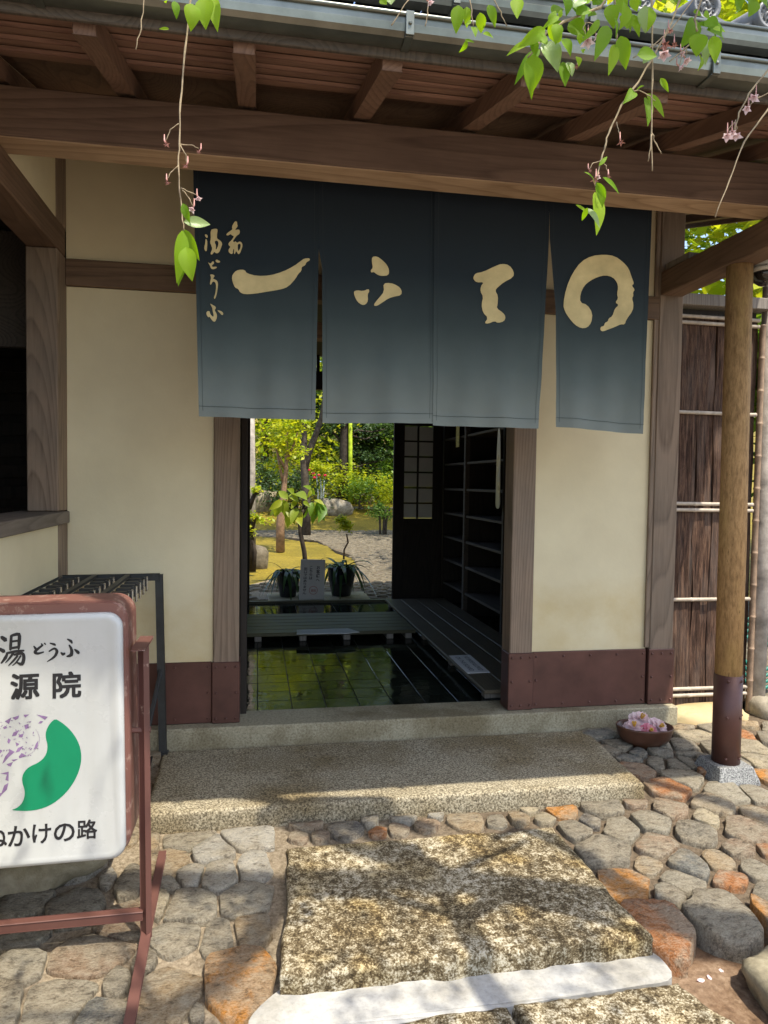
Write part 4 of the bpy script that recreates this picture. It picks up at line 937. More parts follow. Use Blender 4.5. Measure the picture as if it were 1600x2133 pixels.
# ================================================================== FLOWER BOWL
bc = Vector((1.878, -.235, .178))
bm = lathe(bmesh.new(), [(.5, .0), (.60, .0), (.62, .014), (.80, .022), (.93, .048), (1.0, .085), (1.01, .092), (.985, .096), (.95, .09), (.88, .055), (.72, .033), (.05, .028)], (0, 0, 0), 40, .136, .098)
for v in bm.verts: v.co.z = v.co.z * 1.02
bmesh.ops.rotate(bm, verts=bm.verts, cent=(0, 0, 0), matrix=Matrix.Rotation(-.25, 3, 'Z')); bmesh.ops.translate(bm, verts=bm.verts, vec=bc)
own('flower_bowl', bm, M['clay'], 'oval brown glazed bowl holding pink camellias by the right post', 'bowl', smooth=True)
bm = lathe(bmesh.new(), [(.02, .0), (.875, .0), (.9, .003), (.02, .004)], (bc.x, bc.y, bc.z + .058), 32, .125, .09)
own('bowl_water', bm, M['glassdark'], 'dark water in the brown bowl beneath the camellias', 'water')
def camellia(c, r, m, label, seed, tilt):
    rr = random.Random(seed); T = thing('camellia', label, 'flower', c, 'camellias floating in the bowl'); X = Matrix.Rotation(tilt[0], 3, 'X') @ Matrix.Rotation(tilt[1], 3, 'Y')
    for ringi, (n, rad, lift) in enumerate(((8, 1.0, .05), (7, .75, .42), (6, .5, .75))):
        for k in range(n):
            a = 2 * math.pi * (k + .5 * ringi) / n + rr.uniform(-.2, .2); bm = bmesh.new(); vs = []
            for i, (d, w) in enumerate(((.1, .10), (.45, .32), (.8, .40), (1.0, .22))):
                row = []
                for s in (-1, 0, 1):
                    z = lift * (.35 + .65 * d) - (.12 * d * d) + .10 * abs(s) + rr.uniform(-.05, .05)
                    p = Vector((d * rad, s * w * rad, z)); p = Matrix.Rotation(a, 3, 'Z') @ p; row.append(bm.verts.new(X @ p * r + Vector(c)))
                vs.append(row)
            for u, v in zip(vs, vs[1:]):
                for s in range(2): bm.faces.new((u[s], v[s], v[s + 1], u[s + 1]))
            obj('petal', bm, m, T, True)
    bm = bmesh.new()
    for k in range(9):
        a = k * .7; tube(bm, [Vector(c) + X @ Vector((.05 * math.cos(a), .05 * math.sin(a), .3)) * r, Vector(c) + X @ Vector((.16 * math.cos(a), .16 * math.sin(a), .85)) * r], [.0012, .0025], 5)
    obj('stamens', bm, M['stamen'], T)
M['petal2'] = leafm('rose_petal', (.62, .16, .22), (.75, .42, .45), .3, .6, False, (1, .9, .9))
camellia(bc + Vector((-.055, .0, .080)), .056, M['petal'], 'pale pink camellia at the left end of the brown bowl', 1, (.45, -.25))
camellia(bc + Vector((-.005, .035, .105)), .058, M['petal'], 'pale pink camellia topmost in the heap of flowers', 2, (.55, .05))
camellia(bc + Vector((.062, -.008, .082)), .054, M['petal'], 'pale pink camellia with orange stamens at the right end of the bowl', 3, (.9, .2))
camellia(bc + Vector((-.002, -.042, .078)), .044, M['petal2'], 'deeper rose camellia at the front middle of the bowl', 4, (.9, -.05))

# ================================================================== BARK FENCE AND ROCKS
F_ = thing('bark_fence', 'cedar bark fence panel with bamboo battens right of the entrance', 'fence', (2.45, .12, .2))
x = 2.19; k = 0
obj('backing_board', B(2.18, 2.70, .145, .16, .24, 2.40, bev=0), M['dark'], F_)
while x < 2.70:
    w = R.uniform(.022, .058); bm = bmesh.new(); rows = []; ph = R.random() * 9; zt_ = 2.36; zb = R.uniform(.225, .25); dep = R.uniform(.003, .022)
    for i in range(15):
        z = zb + (zt_ - zb) * i / 14; dx = .006 * noise.noise(Vector((ph, z * 1.6, 0))); ww = w * (.55 + .35 * noise.noise(Vector((ph, z * 3, 5))))
        y = .142 + .004 * noise.noise(Vector((ph, z * 4, 9)))
        rows.append([bm.verts.new((x + w / 2 + dx + s, y - d, z)) for s, d in ((-ww, 0), (-ww * .85, dep * .8), (ww * R.uniform(-.3, .3), dep * R.uniform(.7, 1.1)), (ww * .85, dep), (ww, 0))])
    for a, b in zip(rows, rows[1:]):
        for q in range(4): bm.faces.new((a[q], a[q + 1], b[q + 1], b[q]))
    bm.faces.new(rows[0]); bm.faces.new(list(reversed(rows[-1])))
    obj('bark_strip', bm, M['bark'], F_); x += w
def bamboo(name, a, b, r, parent, m='bamboo', n=5):
    a = Vector(a); b = Vector(b); pts = []; rad = []
    for i in range(n):
        for t, k2 in ((0.0, 1.0), (.06, .97), (.5, .95), (.94, .97), (.97, 1.12), (1.0, 1.05)):
            pts.append(a.lerp(b, (i + t * .995) / n)); rad.append(r * k2)
    return obj(name, tube(bmesh.new(), pts, rad, 10), M[m], parent, True)
for z in (2.355, 2.322, 1.844, 1.352, 1.318, .830, .338, .302): bamboo('bamboo_batten', (2.17, .112, z), (2.695, .112, z - .003), .0105, F_, 'bamboo', 3)
bamboo('bamboo_pole', (2.708, .105, .2), (2.715, .11, 2.33), .017, F_, 'bamboo2', 12)
obj('top_rail', B(2.166, 2.86, .07, .17, 2.405, 2.465), M['greywood'], F_)
obj('log_post', tube(bmesh.new(), [(2.765, .13, .17), (2.775, .13, 1.2), (2.78, .13, 2.9)], [.05, .048, .046], 18), M['log'], F_, True)
own('fence_rock', rockmesh(bmesh.new(), (2.43, .08, .17), .26, .13, .085, 41, .25), M['yrock'], 'flat yellow rock under the bark fence', 'rock', smooth=True)
own('fence_rock', rockmesh(bmesh.new(), (2.83, .05, .17), .13, .14, .12, 42, .25), M['rock'], 'grey rock at the foot of the log post', 'rock', smooth=True)
bm = bmesh.new(); hp = [Vector((3.02 + .14 * math.cos(t), .45 + .05 * math.sin(t), .36 + .16 * math.sin(t) + .006 * t)) for t in [i * .3 for i in range(85)]]
HO = thing('garden_hose', 'coiled green garden hose at the right edge behind the log post', 'hose', (3.02, .45, .2)); obj('hose_coil', tube(bm, hp, .011, 8), M['hose'], HO, True)
obj('hose_reel', tube(bmesh.new(), [(2.9 + .0 * i, .52, .22 + .1 * i) for i in range(4)], .012, 8), M['hosew'], HO, True)
# ================================================================== GARDEN BEHIND
GZ = .27
def ggz(x, y):
    if y < 13: return GZ
    if y < 20: return GZ + (y - 13) / 7 * 1.1
    return 1.37 + (y - 20) * .22
bm = grid(60, 50, -16, 34, 3.41, 40, lambda x, y: ggz(x, y) - .004 + (.05 if y > 5 else 0) * noise.noise(Vector((x * .8, y * .8, 0))) + .012 * noise.noise(Vector((x * 6, y * 6, 0))))
tag(obj('garden_moss', bm, M['moss'], smooth=True), kind='structure')
bm = grid(20, 24, 2.86, 12, -1.9, 3.41, lambda x, y: (gz(y) if y < .2 else .2 + .07 * min(1, (y - .2) / 2)) - .012 + .015 * noise.noise(Vector((x * 3, y * 3, 0))))
tag(obj('side_path', bm, M['path'], smooth=True), kind='structure')
PPX = [(560, 1212), (640, 1222), (700, 1208), (745, 1180), (735, 1160), (700, 1150), (660, 1128), (560, 1118), (470, 1112), (470, 1093), (830, 1090), (990, 1100), (1010, 1200), (1000, 1249), (505, 1254), (505, 1226)]
PP = [on_z(x, y, GZ) for x, y in PPX]
def inside(x, y):
    c = False
    for i, a in enumerate(PP):
        b = PP[i - 1]
        if (a.y > y) != (b.y > y) and x < (b.x - a.x) * (y - a.y) / (b.y - a.y) + a.x: c = not c
    return c
bm = bmesh.new(); prism(bm, [Vector((p.x, max(p.y, 3.415), GZ + .022)) for p in PP], (0, 0, -.1))
gp = tag(obj('garden_path', bm, M['mortar']), kind='structure')
bm = bmesh.new()
for r_ in range(90):
    y = 3.5 + r_ * .115 * (1 + r_ * .006)
    st = .17 * (1 + r_ * .006)
    for k in range(-6, 60):
        x = k * st + (r_ % 2) * st / 2 + R.uniform(-.03, .03); yy = y + R.uniform(-.02, .02)
        if not inside(x, yy): continue
        if -.02 < x < 1.15 and yy < 4.0: continue
        rr = st * .5; pts = [(x + rr * R.uniform(.8, 1.05) * math.cos(a), yy + rr * .68 * R.uniform(.8, 1.05) * math.sin(a)) for a in [2 * math.pi * i / 7 for i in range(7)]]
        lo = [bm.verts.new((a, b, GZ + .022)) for a, b in pts]; hi = [bm.verts.new((x + (a - x) * .8, yy + (b - yy) * .8, GZ + .04 + R.uniform(-.004, .004))) for a, b in pts]
        for i in range(7): bm.faces.new((lo[i], lo[(i + 1) % 7], hi[(i + 1) % 7], hi[i]))
        bm.faces.new(hi)
tag(obj('path_stone', bm, M['path'], gp), kind='stuff')
own('rear_doorstep', B(.12, 1.12, 3.42, 3.95, .2, .30, bev=.008), M['granite'], 'grey stone doorstep under the two black plant pots', 'doorstep')
own('garden_kerb', B(-3, 9, 15.9, 16.1, .2, ggz(0, 16) + .02, bev=.02), M['rock'], 'long pale stone kerb along the far side of the garden path', 'kerb')

def leaf_cloud(bm, blobs, n, s, flat=.5, rr=R):
    tot = sum(b[1][0] * b[1][1] * b[1][2] for b in blobs)
    for c, rad in blobs:
        m_ = int(n * rad[0] * rad[1] * rad[2] / tot)
        # leaves gather in sprays round sub-centres so that gaps show between them
        subs = []
        for _ in range(max(4, m_ // 26)):
            v = Vector((rr.gauss(0, 1), rr.gauss(0, 1), rr.gauss(0, 1))).normalized() * (rr.random() ** .45)
            subs.append(Vector(c) + Vector((v.x * rad[0], v.y * rad[1], v.z * rad[2])))
        sp_ = min(rad) * .32
        for i in range(m_):
            q = rr.choice(subs) + Vector((rr.gauss(0, sp_), rr.gauss(0, sp_), rr.gauss(0, sp_ * .55)))
            d = Vector((rr.uniform(-1, 1), rr.uniform(-1, 1), rr.uniform(-.7, .3))).normalized()
            up = Vector((rr.gauss(0, flat), rr.gauss(0, flat), 1)); w = d.cross(up).normalized(); ss = s * rr.uniform(.6, 1.3)
            bm.faces.new([bm.verts.new(q + d * ss * a + w * ss * b) for a, b in ((0, 0), (.5, .26), (1, 0), (.5, -.26))])
    return bm
def tree(name, label, cat, base, trunk_pts, rad, blobs, n, s, lm, tm, group=None, limbs=()):
    T = thing(name, label, cat, base, group); b = Vector(base)
    bm = tube(bmesh.new(), [b + Vector(p) for p in trunk_pts], rad, 9)
    for lp, lr in limbs: tube(bm, [b + Vector(p) for p in lp], lr, 6)
    obj('trunk', bm, M[tm], T, True)
    obj('crown', leaf_cloud(bmesh.new(), [(b + Vector(c), r) for c, r in blobs], n, s), M[lm], T)
    return T
def gp_(x, y, z=None):
    """point of the garden ground seen at a pixel"""
    d = ray(x, y); t = 6.0
    while t < 60:
        p = CAM + d * t
        if p.z <= ggz(p.x, p.y): break
        t += .05
    p.z = ggz(p.x, p.y); return p
# wooden post left of the rear opening
own('garden_post', tube(bmesh.new(), [on_y(524, 1186, 6.0), on_y(523, 1000, 6.0), on_y(521, 800, 6.0)], [.058, .056, .055], 12), M['log'], 'weathered wooden post at the left of the rear opening', 'post', smooth=True)
# trees that can be told apart
def at(x, y, Y): return on_y(x, y, Y)
b = gp_(638, 1118); Y = b.y
T = thing('grey_tree', 'forked grey trunk tree behind the potted plants', 'tree', b, 'garden trees')
bm = tube(bmesh.new(), [b, at(638, 1040, Y), at(633, 960, Y), at(632, 880, Y), at(630, 740, Y)], [.10, .085, .08, .07, .05], 10)
tube(bm, [at(634, 985, Y), at(643, 945, Y), at(658, 905, Y), at(670, 870, Y), at(690, 760, Y)], [.07, .07, .065, .06, .04], 9)
obj('trunk', bm, M['trunk'], T, True)
bm = bmesh.new(); leaf_cloud(bm, [(at(650, 700, Y), (1.4, 1.2, .8)), (at(700, 790, Y), (1.0, .8, .5))], 2600, .11); obj('crown', bm, M['leafg'], T)
b = gp_(717, 1048); Y = b.y
T = thing('dark_pine', 'dark straight trunk pine with sweeping bare branches beside the yellow green bamboo', 'tree', b, 'garden trees')
bm = tube(bmesh.new(), [b + Vector((0, 0, -.2)), at(717, 1000, Y), at(716, 940, Y), at(718, 880, Y), at(719, 700, Y)], [.16, .13, .12, .115, .1], 10)
for l, rad in (([(722, 980), (745, 972), (768, 965), (800, 958)], .04), ([(722, 910), (745, 896), (775, 900), (805, 893)], .04), ([(712, 920), (698, 905), (684, 893), (676, 880)], .04), ([(722, 995), (735, 985), (748, 982)], .03), ([(724, 905), (760, 915), (790, 905)], .03)):
    pts = [at(x, y, Y + .2 * i) for i, (x, y) in enumerate(l)]; tube(bm, pts, [rad * (1 - .2 * i) for i in range(len(pts))], 6)
obj('trunk', bm, M['trunkd'], T, True)
bm = bmesh.new(); leaf_cloud(bm, [(at(770, 950, Y + .3), (.75, .5, .22)), (at(775, 890, Y + .4), (.9, .5, .25)), (at(690, 880, Y), (.6, .5, .3))], 2200, .10); obj('crown', bm, M['leafd'], T)
own('bamboo_stalk', tube(bmesh.new(), [gp_(730, 1050), at(730, 960, Y - .1), at(729.5, 760, Y - .1)], [.062, .058, .052], 10), M['lime'], 'bright yellow green bamboo stalk right beside the dark pine trunk', 'bamboo', smooth=True)
b = gp_(584, 1150); Y = b.y
T = thing('yellow_leaf_tree', 'small brown trunk tree with bright yellow green leaves', 'tree', b, 'garden trees')
bm = tube(bmesh.new(), [b, at(584, 1090, Y), at(590, 1030, Y), at(596, 980, Y), at(598, 900, Y)], [.075, .07, .05, .035, .02], 9)
for l in ([(592, 1010), (582, 970), (575, 930)], [(597, 960), (612, 925), (620, 900)], [(596, 980), (580, 950), (570, 920)]): tube(bm, [at(x, y, Y) for x, y in l], [.03, .02, .012], 6)
obj('trunk', bm, M['trunkb'], T, True)
bm = bmesh.new(); leaf_cloud(bm, [(at(596, 905, Y), (.32, .35, .22)), (at(575, 930, Y), (.2, .25, .2)), (at(612, 935, Y), (.18, .25, .2)), (at(580, 970, Y), (.24, .2, .16)), (at(600, 880, Y), (.4, .35, .3))], 1300, .085); obj('crown', bm, M['leafy'], T)
b = gp_(668, 1072); Y = b.y
T = thing('azalea', 'thin pale stemmed azalea with a few red flowers', 'shrub', b, 'garden shrubs')
bm = bmesh.new()
for l in ([(664, 1070), (662, 1020), (660, 985)], [(668, 1072), (669, 1020), (667, 985)], [(671, 1070), (674, 1020), (676, 990)]): tube(bm, [at(x, y, Y) for x, y in l], [.028, .024, .02], 6)
obj('trunk', bm, M['hosew'], T, True)
bm = bmesh.new(); leaf_cloud(bm, [(at(650, 970, Y), (.35, .3, .16)), (at(672, 978, Y), (.3, .3, .18))], 700, .09); obj('crown', bm, M['leafy'], T)
for x, y in ((637, 978), (643, 979), (655, 995), (664, 990), (677, 990), (652, 986)):
    bm = bmesh.new(); bmesh.ops.create_icosphere(bm, subdivisions=1, radius=.05, matrix=Matrix.Translation(at(x, y, Y - .3)) @ Matrix.Diagonal((1, 1, .7, 1))); obj('blossom', bm, M['petalred'], T)
for x, y, w, h, lm, lb in ((788, 1022, .62, .55, 'leafy', 'rounded bright green bush at the right of the rear opening'), (750, 1020, .5, .35, 'leafg', 'clipped hedge bush between the bamboo stalk and the bright bush'), (545, 1040, .5, .6, 'leafd', 'dark bush behind the weathered post'), (560, 990, .6, .5, 'leafd', 'dark glossy camellia bush at the left of the garden')):
    b = gp_(x, 1062); Y = b.y; c = at(x, y, Y); T = thing('bush', lb, 'shrub', b, 'garden shrubs')
    k = (c.z - b.z)
    obj('stem', tube(bmesh.new(), [b, c], [.05, .03], 6), M['trunk'], T)
    obj('crown', leaf_cloud(bmesh.new(), [(c, (w, w, h))], 1300, .085), M[lm], T)
b = gp_(795, 1117); Y = b.y; T = thing('small_garden_tree', 'small leafy tree with thin pale stems beside the garden path', 'shrub', b, 'garden shrubs')
bm = bmesh.new()
for dx in (-3, 4, 8): tube(bm, [b + Vector((dx * .01, 0, 0)), at(795 + dx * 1.2, 1085, Y), at(796 + dx * 2, 1060, Y)], [.03, .025, .02], 6)
obj('stem', bm, M['trunk'], T, True); obj('crown', leaf_cloud(bmesh.new(), [(at(793, 1066, Y), (.24, .3, .2))], 700, .075), M['leafg'], T)
b = gp_(520, 1190); Y = b.y - .3; T = thing('side_shrub', 'open branched bright shrub in front of the weathered post', 'shrub', b, 'garden shrubs')
bm = bmesh.new()
for l in ([(520, 1190), (524, 1120), (516, 1060), (520, 1020)], [(522, 1110), (530, 1080), (540, 1075)], [(518, 1060), (530, 1030), (545, 1022)], [(528, 1190), (531, 1150), (524, 1110)]): tube(bm, [at(x, y, Y) for x, y in l], [.035, .028, .015, .01][:len(l)], 6)
obj('stem', bm, M['trunkd'], T, True); obj('crown', leaf_cloud(bmesh.new(), [(at(530, 1022, Y), (.16, .16, .07)), (at(528, 1078, Y), (.13, .15, .10)), (at(555, 1085, Y), (.1, .1, .05)), (at(520, 1100, Y), (.08, .1, .08))], 520, .05), M['leafy'], T)
for x, y, sx, sz, m_, lb in ((692, 1064, .55, .26, 'rock', 'grey mossy boulder in front of the dark pine'), (758, 1043, .32, .2, 'path', 'pale white rock below the clipped hedge bush'), (684, 1040, .3, .2, 'path', 'pale rock left of the dark pine trunk'), (536, 1056, .55, .4, 'darkrock', 'large dark rock at the far left of the garden'), (541, 1178, .12, .2, 'path', 'white stone at the foot of the weathered post'), (800, 962, .8, .35, 'darkrock', 'brown rock on the bank behind the bright bush')):
    b = gp_(x, y + 6) if y > 1000 else at(x, y, 20); own('garden_rock', rockmesh(bmesh.new(), b + Vector((0, 0, sz * .5)), sx, sx * .7, sz, x * .13, .3, 2), M[m_], lb, 'rock', 'garden rocks', True)
# trees closing the view, each with its own trunk and crown
k = 0
names = ['leafy', 'leafg', 'leafd', 'leafy', 'leafg']
words = {'leafy': 'bright yellow green maple', 'leafg': 'mid green leafy tree', 'leafd': 'dark evergreen tree'}
places = ['at the far left behind the garden', 'left of the forked grey trunk', 'behind the forked grey trunk', 'behind the red azalea', 'behind the dark pine', 'behind the bamboo stalk', 'behind the bright round bush', 'at the far right behind the garden', 'on the bank beyond the dark pine', 'on the bank at the right']
for i, (x, Y, h, w) in enumerate(((.2, 18.2, 6, 2.0), (1.9, 21, 7, 2.2), (3.4, 19.5, 5.5, 1.9), (4.6, 24, 8, 2.6), (6.0, 21, 6.5, 2.2), (7.6, 24, 8, 2.6), (5.2, 18.2, 4.2, 1.5), (9.6, 22, 7, 2.6), (3.0, 27, 9, 3), (8.2, 19.5, 4.6, 1.8))):
    lm = names[i % 5]; z = ggz(x, Y)
    tree('garden_tree', words[lm] + ' ' + places[i], 'tree', (x, Y, z), [(0, 0, -.2), (.1, 0, h * .4), (-.05, 0, h * .8)], [.14, .1, .05],
         [((0, -.6, h * .17), (w * 1.1, w * .7, h * .17)), ((0, 0, h * .32), (w, w * .7, h * .2)), ((w * .4, -.3, h * .5), (w * .9, w * .7, h * .25)), ((-w * .4, .2, h * .6), (w * .8, w * .7, h * .26)), ((0, 0, h * .85), (w * .7, w * .7, h * .2))], 6500, .2, lm, 'trunk', 'trees closing the garden view')
for i, (x, Y, w, h, lm, lb) in enumerate(((1.0, 15.2, .9, .7, 'leafd', 'low dark hedge bush at the far left of the bank'), (2.3, 16.6, .9, .6, 'leafy', 'low bright hedge bush behind the forked grey trunk'), (3.4, 17.2, .9, .55, 'leafg', 'low green hedge bush behind the red azalea'), (4.3, 16.8, .8, .5, 'leafy', 'low bright hedge bush left of the dark pine'), (5.6, 17.6, .9, .6, 'leafg', 'low green hedge bush behind the bamboo stalk'), (6.6, 18.4, 1.0, .6, 'leafy', 'low bright hedge bush on the bank at the right'), (7.6, 19.2, 1.1, .7, 'leafg', 'low green hedge bush at the far right of the bank'))):
    T = thing('hedge_bush', lb, 'shrub', (x, Y, ggz(x, Y)), 'hedge bushes along the bank'); c = Vector((x, Y, ggz(x, Y) + h * .8))
    obj('stem', tube(bmesh.new(), [(x, Y, ggz(x, Y) - .05), c], [.05, .03], 6), M['trunk'], T); obj('crown', leaf_cloud(bmesh.new(), [(c, (w, w * .7, h))], 2000, .1), M[lm], T)
for x, Y, lb in ((.4, 10.2, 'high spreading tree added out of sight to shade the garden, left of the rear opening'), (4.2, 12.0, 'high spreading tree added out of sight to shade the garden, behind the lattice door')):  # unseen trees, added so their crowns shade the middle of the garden
    x0_ = -2.4 if x < 1 else 6.4
    tree('added_shade_tree', lb, 'tree', (x0_, Y, GZ), [(0, 0, -.1), ((x - x0_) * .2, 0, 2.6), ((x - x0_) * .8, 0, 4.6), (x - x0_, 0, 5.2)], [.17, .14, .08, .04], [((x - x0_, 0, 4.9), (2.2, 1.6, .7)), (((x - x0_) * .5, .5, 5.3), (1.6, 1.4, .7))], 2600, .15, 'leafg', 'trunkd', 'unseen trees added to shade the garden')
# tall trees at the right that show above and beside the roof
for i, (x, Y, h, w, lm, lb) in enumerate(((6.4, 4.2, 8.5, 1.9, 'leafy', 'tall yellow green tree beyond the bark fence'), (9.5, 7, 12, 2.8, 'leafg', 'tall green tree showing above the tiled roof at the right'), (7.5, 9.5, 14, 2.6, 'leafy', 'tallest yellow green tree behind the roof ridge'), (5.2, 1.6, 3.4, .9, 'leafg', 'low green tree behind the log post'))):
    tree('side_tree', lb, 'tree', (x, Y, .2), [(0, 0, 0), (.2, 0, h * .4), (.1, .1, h * .9)], [.2, .16, .06],
         [((0, 0, h * .38), (w, w, h * .16)), ((w * .5, 0, h * .55), (w, w, h * .17)), ((-w * .5, .2, h * .68), (w * .9, w, h * .17)), ((0, 0, h * .88), (w * .8, w * .8, h * .14))], 11000, .2, lm, 'trunkb', 'tall trees right of the building')
# potted plants, sapling, round shrub
def strap(c, ang, ln, w, lift, droop, parent):
    bm = bmesh.new(); vs = []; d = Vector((math.cos(ang), math.sin(ang), 0)); s = Vector((-d.y, d.x, 0)); n = 9
    for i in range(n + 1):
        t = i / n; p = Vector(c) + d * ln * t * (1 - .18 * t) + Vector((0, 0, lift * t * 2 - droop * t * t)); ww = w * (1 - t ** 3) * (.55 + .9 * t * (1 - t) + .2) / 2 + .0006
        vs.append([bm.verts.new(p + s * ww + Vector((0, 0, .25 * ww))), bm.verts.new(p), bm.verts.new(p - s * ww + Vector((0, 0, .25 * ww)))])
    for a, b in zip(vs, vs[1:]):
        for q in range(2): bm.faces.new((a[q], a[q + 1], b[q + 1], b[q]))
    obj('leaf', bm, M['strap'], parent, True)
for (px, Y, r, hh, lb, ns) in ((600, 3.68, .118, .26, 'black glazed pot of dark arching strap leaves left of the paper notice', 24), (711, 3.70, .142, .30, 'black glazed pot of long dark strap leaves right of the paper notice', 30)):
    p = on_z(px, 1247, .30); p.y = Y; p.x = on_y(px, 1230, Y).x; T = thing('potted_plant', lb, 'potted plant', (p.x, Y, .30), 'black pots at the rear door')
    obj('pot', lathe(bmesh.new(), [(r * .02, 0), (r * .62, 0), (r * .68, .01), (r * .92, hh * .55), (r, hh * .95), (r * 1.05, hh), (r * .95, hh), (r * .9, hh * .9), (r * .02, hh * .88)], (p.x, Y, .301), 28), M['pot'], T, True)
    for k in range(ns): strap((p.x + R.uniform(-.03, .03), Y + R.uniform(-.03, .03), .30 + hh * .9), k * 2.4 + R.uniform(-.3, .3), R.uniform(.22, .40) * (1 + .25 * (px > 650)), R.uniform(.034, .05), R.uniform(.06, .16), R.uniform(.16, .5), T)
def blade(bm, a, b, w, nrm, curl=.12, n=6):
    a = Vector(a); b = Vector(b); d = b - a; ln = d.length; d.normalize(); s = d.cross(Vector(nrm)).normalized(); u = s.cross(d); vs = []
    uvl = bm.loops.layers.uv.verify(); co_ = {}
    for i in range(n + 1):
        t = i / n; ww = w * (math.sin(math.pi * min(1, t ** .8 * .98 + .015)) ** .9) / 2 * (1 - .25 * t); p = a + d * ln * t + u * ln * curl * math.sin(math.pi * t) * .6 - u * ln * curl * t * t * .4
        row = [bm.verts.new(p - s * ww + u * ww * .35), bm.verts.new(p), bm.verts.new(p + s * ww + u * ww * .35)]
        for v_, uu in zip(row, (1, 0, 1)): co_[v_] = (uu, t * 2)
        vs.append(row)
    for x, y in zip(vs, vs[1:]):
        for q in range(2):
            f = bm.faces.new((x[q], x[q + 1], y[q + 1], y[q]))
            for lp in f.loops: lp[uvl].uv = co_[lp.vert]
    return bm
Y = 4.75; b = on_y(640, 1185, Y); b.z = GZ
T = thing('broadleaf_sapling', 'thin dark trunk sapling with large drooping pale green leaves behind the notice', 'sapling', b)
bm = tube(bmesh.new(), [b, at(634, 1150, Y), at(626, 1110, Y), at(624, 1080, Y), at(632, 1060, Y)], [.03, .027, .025, .024, .012], 9)
for l in ([(626, 1090), (605, 1060), (585, 1045)], [(625, 1085), (640, 1055), (655, 1045)], [(624, 1080), (618, 1050), (612, 1030)], [(632, 1060), (655, 1050), (672, 1052)], [(630, 1062), (640, 1040), (648, 1020)]): tube(bm, [at(x, y, Y) for x, y in l], [.013, .010, .006], 6)
obj('trunk', bm, M['trunkd'], T, True)
for (x, y, x2, y2) in ((585, 1045, 572, 1078), (588, 1043, 560, 1062), (590, 1040, 596, 1080), (600, 1040, 580, 1022), (604, 1030, 622, 1046), (612, 1028, 598, 1018), (612, 1030, 640, 1040), (648, 1020, 640, 1038), (648, 1018, 655, 1032), (650, 1022, 632, 1012), (655, 1045, 660, 1082), (660, 1046, 676, 1086), (668, 1048, 682, 1074), (672, 1050, 664, 1088), (650, 1046, 646, 1076), (640, 1050, 632, 1080), (620, 1058, 606, 1092), (610, 1058, 598, 1100), (600, 1055, 614, 1092), (592, 1050, 584, 1068), (655, 1042, 676, 1052), (575, 1060, 562, 1076), (632, 1044, 646, 1056), (617, 1042, 606, 1060), (660, 1060, 650, 1092), (618, 1066, 628, 1096)):
    a = at(x, y, Y + R.uniform(-.12, .12)); c = at(x2, y2, Y + R.uniform(-.2, .15)); obj('leaf', blade(bmesh.new(), a, c, (c - a).length * .5, Vector((R.uniform(-.5, .5), -1, R.uniform(.1, .9)))), M['bigleaf'], T, True)
Y = 4.0; b = on_y(716, 1165, Y); T = thing('round_topped_shrub', 'little tuft topped shrub on a crooked stem rising behind the right pot', 'shrub', b)
obj('stem', tube(bmesh.new(), [b, at(717, 1145, Y), at(725, 1130, Y), at(722, 1112, Y)], [.011, .010, .010, .008], 7), M['trunkb'], T, True)
obj('crown', leaf_cloud(bmesh.new(), [(at(716, 1090, Y), (.085, .08, .085)), (at(722, 1102, Y), (.06, .06, .05)), (at(708, 1080, Y), (.05, .05, .05))], 620, .035), M['leafy'], T)
# paper notice
n4 = [on_y(x, y, 3.46) for x, y in ((627, 1165), (678, 1166), (622, 1252), (675, 1253))]
PN = thing('paper_notice', 'white handwritten paper notice with a round red stamp between the two pots', 'notice', (n4[2] + n4[3]) / 2)
bm = bmesh.new(); prism(bm, [n4[0], n4[1], n4[3], n4[2]], (0, .012, 0)); obj('board', bm, M['paper'], PN)
def npl(u, v):
    a = n4[0].lerp(n4[1], u); b = n4[2].lerp(n4[3], u); p = a.lerp(b, v); return p + Vector((0, -.0015, 0))
for s_, u, v0, sz in (('お客様へ', .72, .15, .098), ('こちらは', .43, .15, .085), ('出口ではありません', .21, .19, .073)):
    for i, ch in enumerate(s_):
        bm = text_bm(ch, 1, .018); mx = max(v.co.y for v in bm.verts); 
        for v in bm.verts: v.co = npl(u + v.co.x * .155, v0 + (i + .8 - v.co.y) * sz)
        obj('handwriting', bm, M['sticker'], PN)
bm = bmesh.new(); n = 28; ci = [bm.verts.new(npl(.56 + .17 * r * math.cos(2 * math.pi * i / n), .735 + .10 * r * math.sin(2 * math.pi * i / n))) for r in (1, .9) for i in range(n)]
for i in range(n): bm.faces.new((ci[i], ci[(i + 1) % n], ci[n + (i + 1) % n], ci[n + i]))
t2 = text_bm('源院', 1, .01); 
for v in t2.verts: v.co = npl(.56 + v.co.x * .11, .77 - v.co.y * .07)
me = bpy.data.meshes.new('t'); t2.to_mesh(me); t2.free(); bm.from_mesh(me); bpy.data.meshes.remove(me); obj('red_stamp', bm, M['red'], PN)
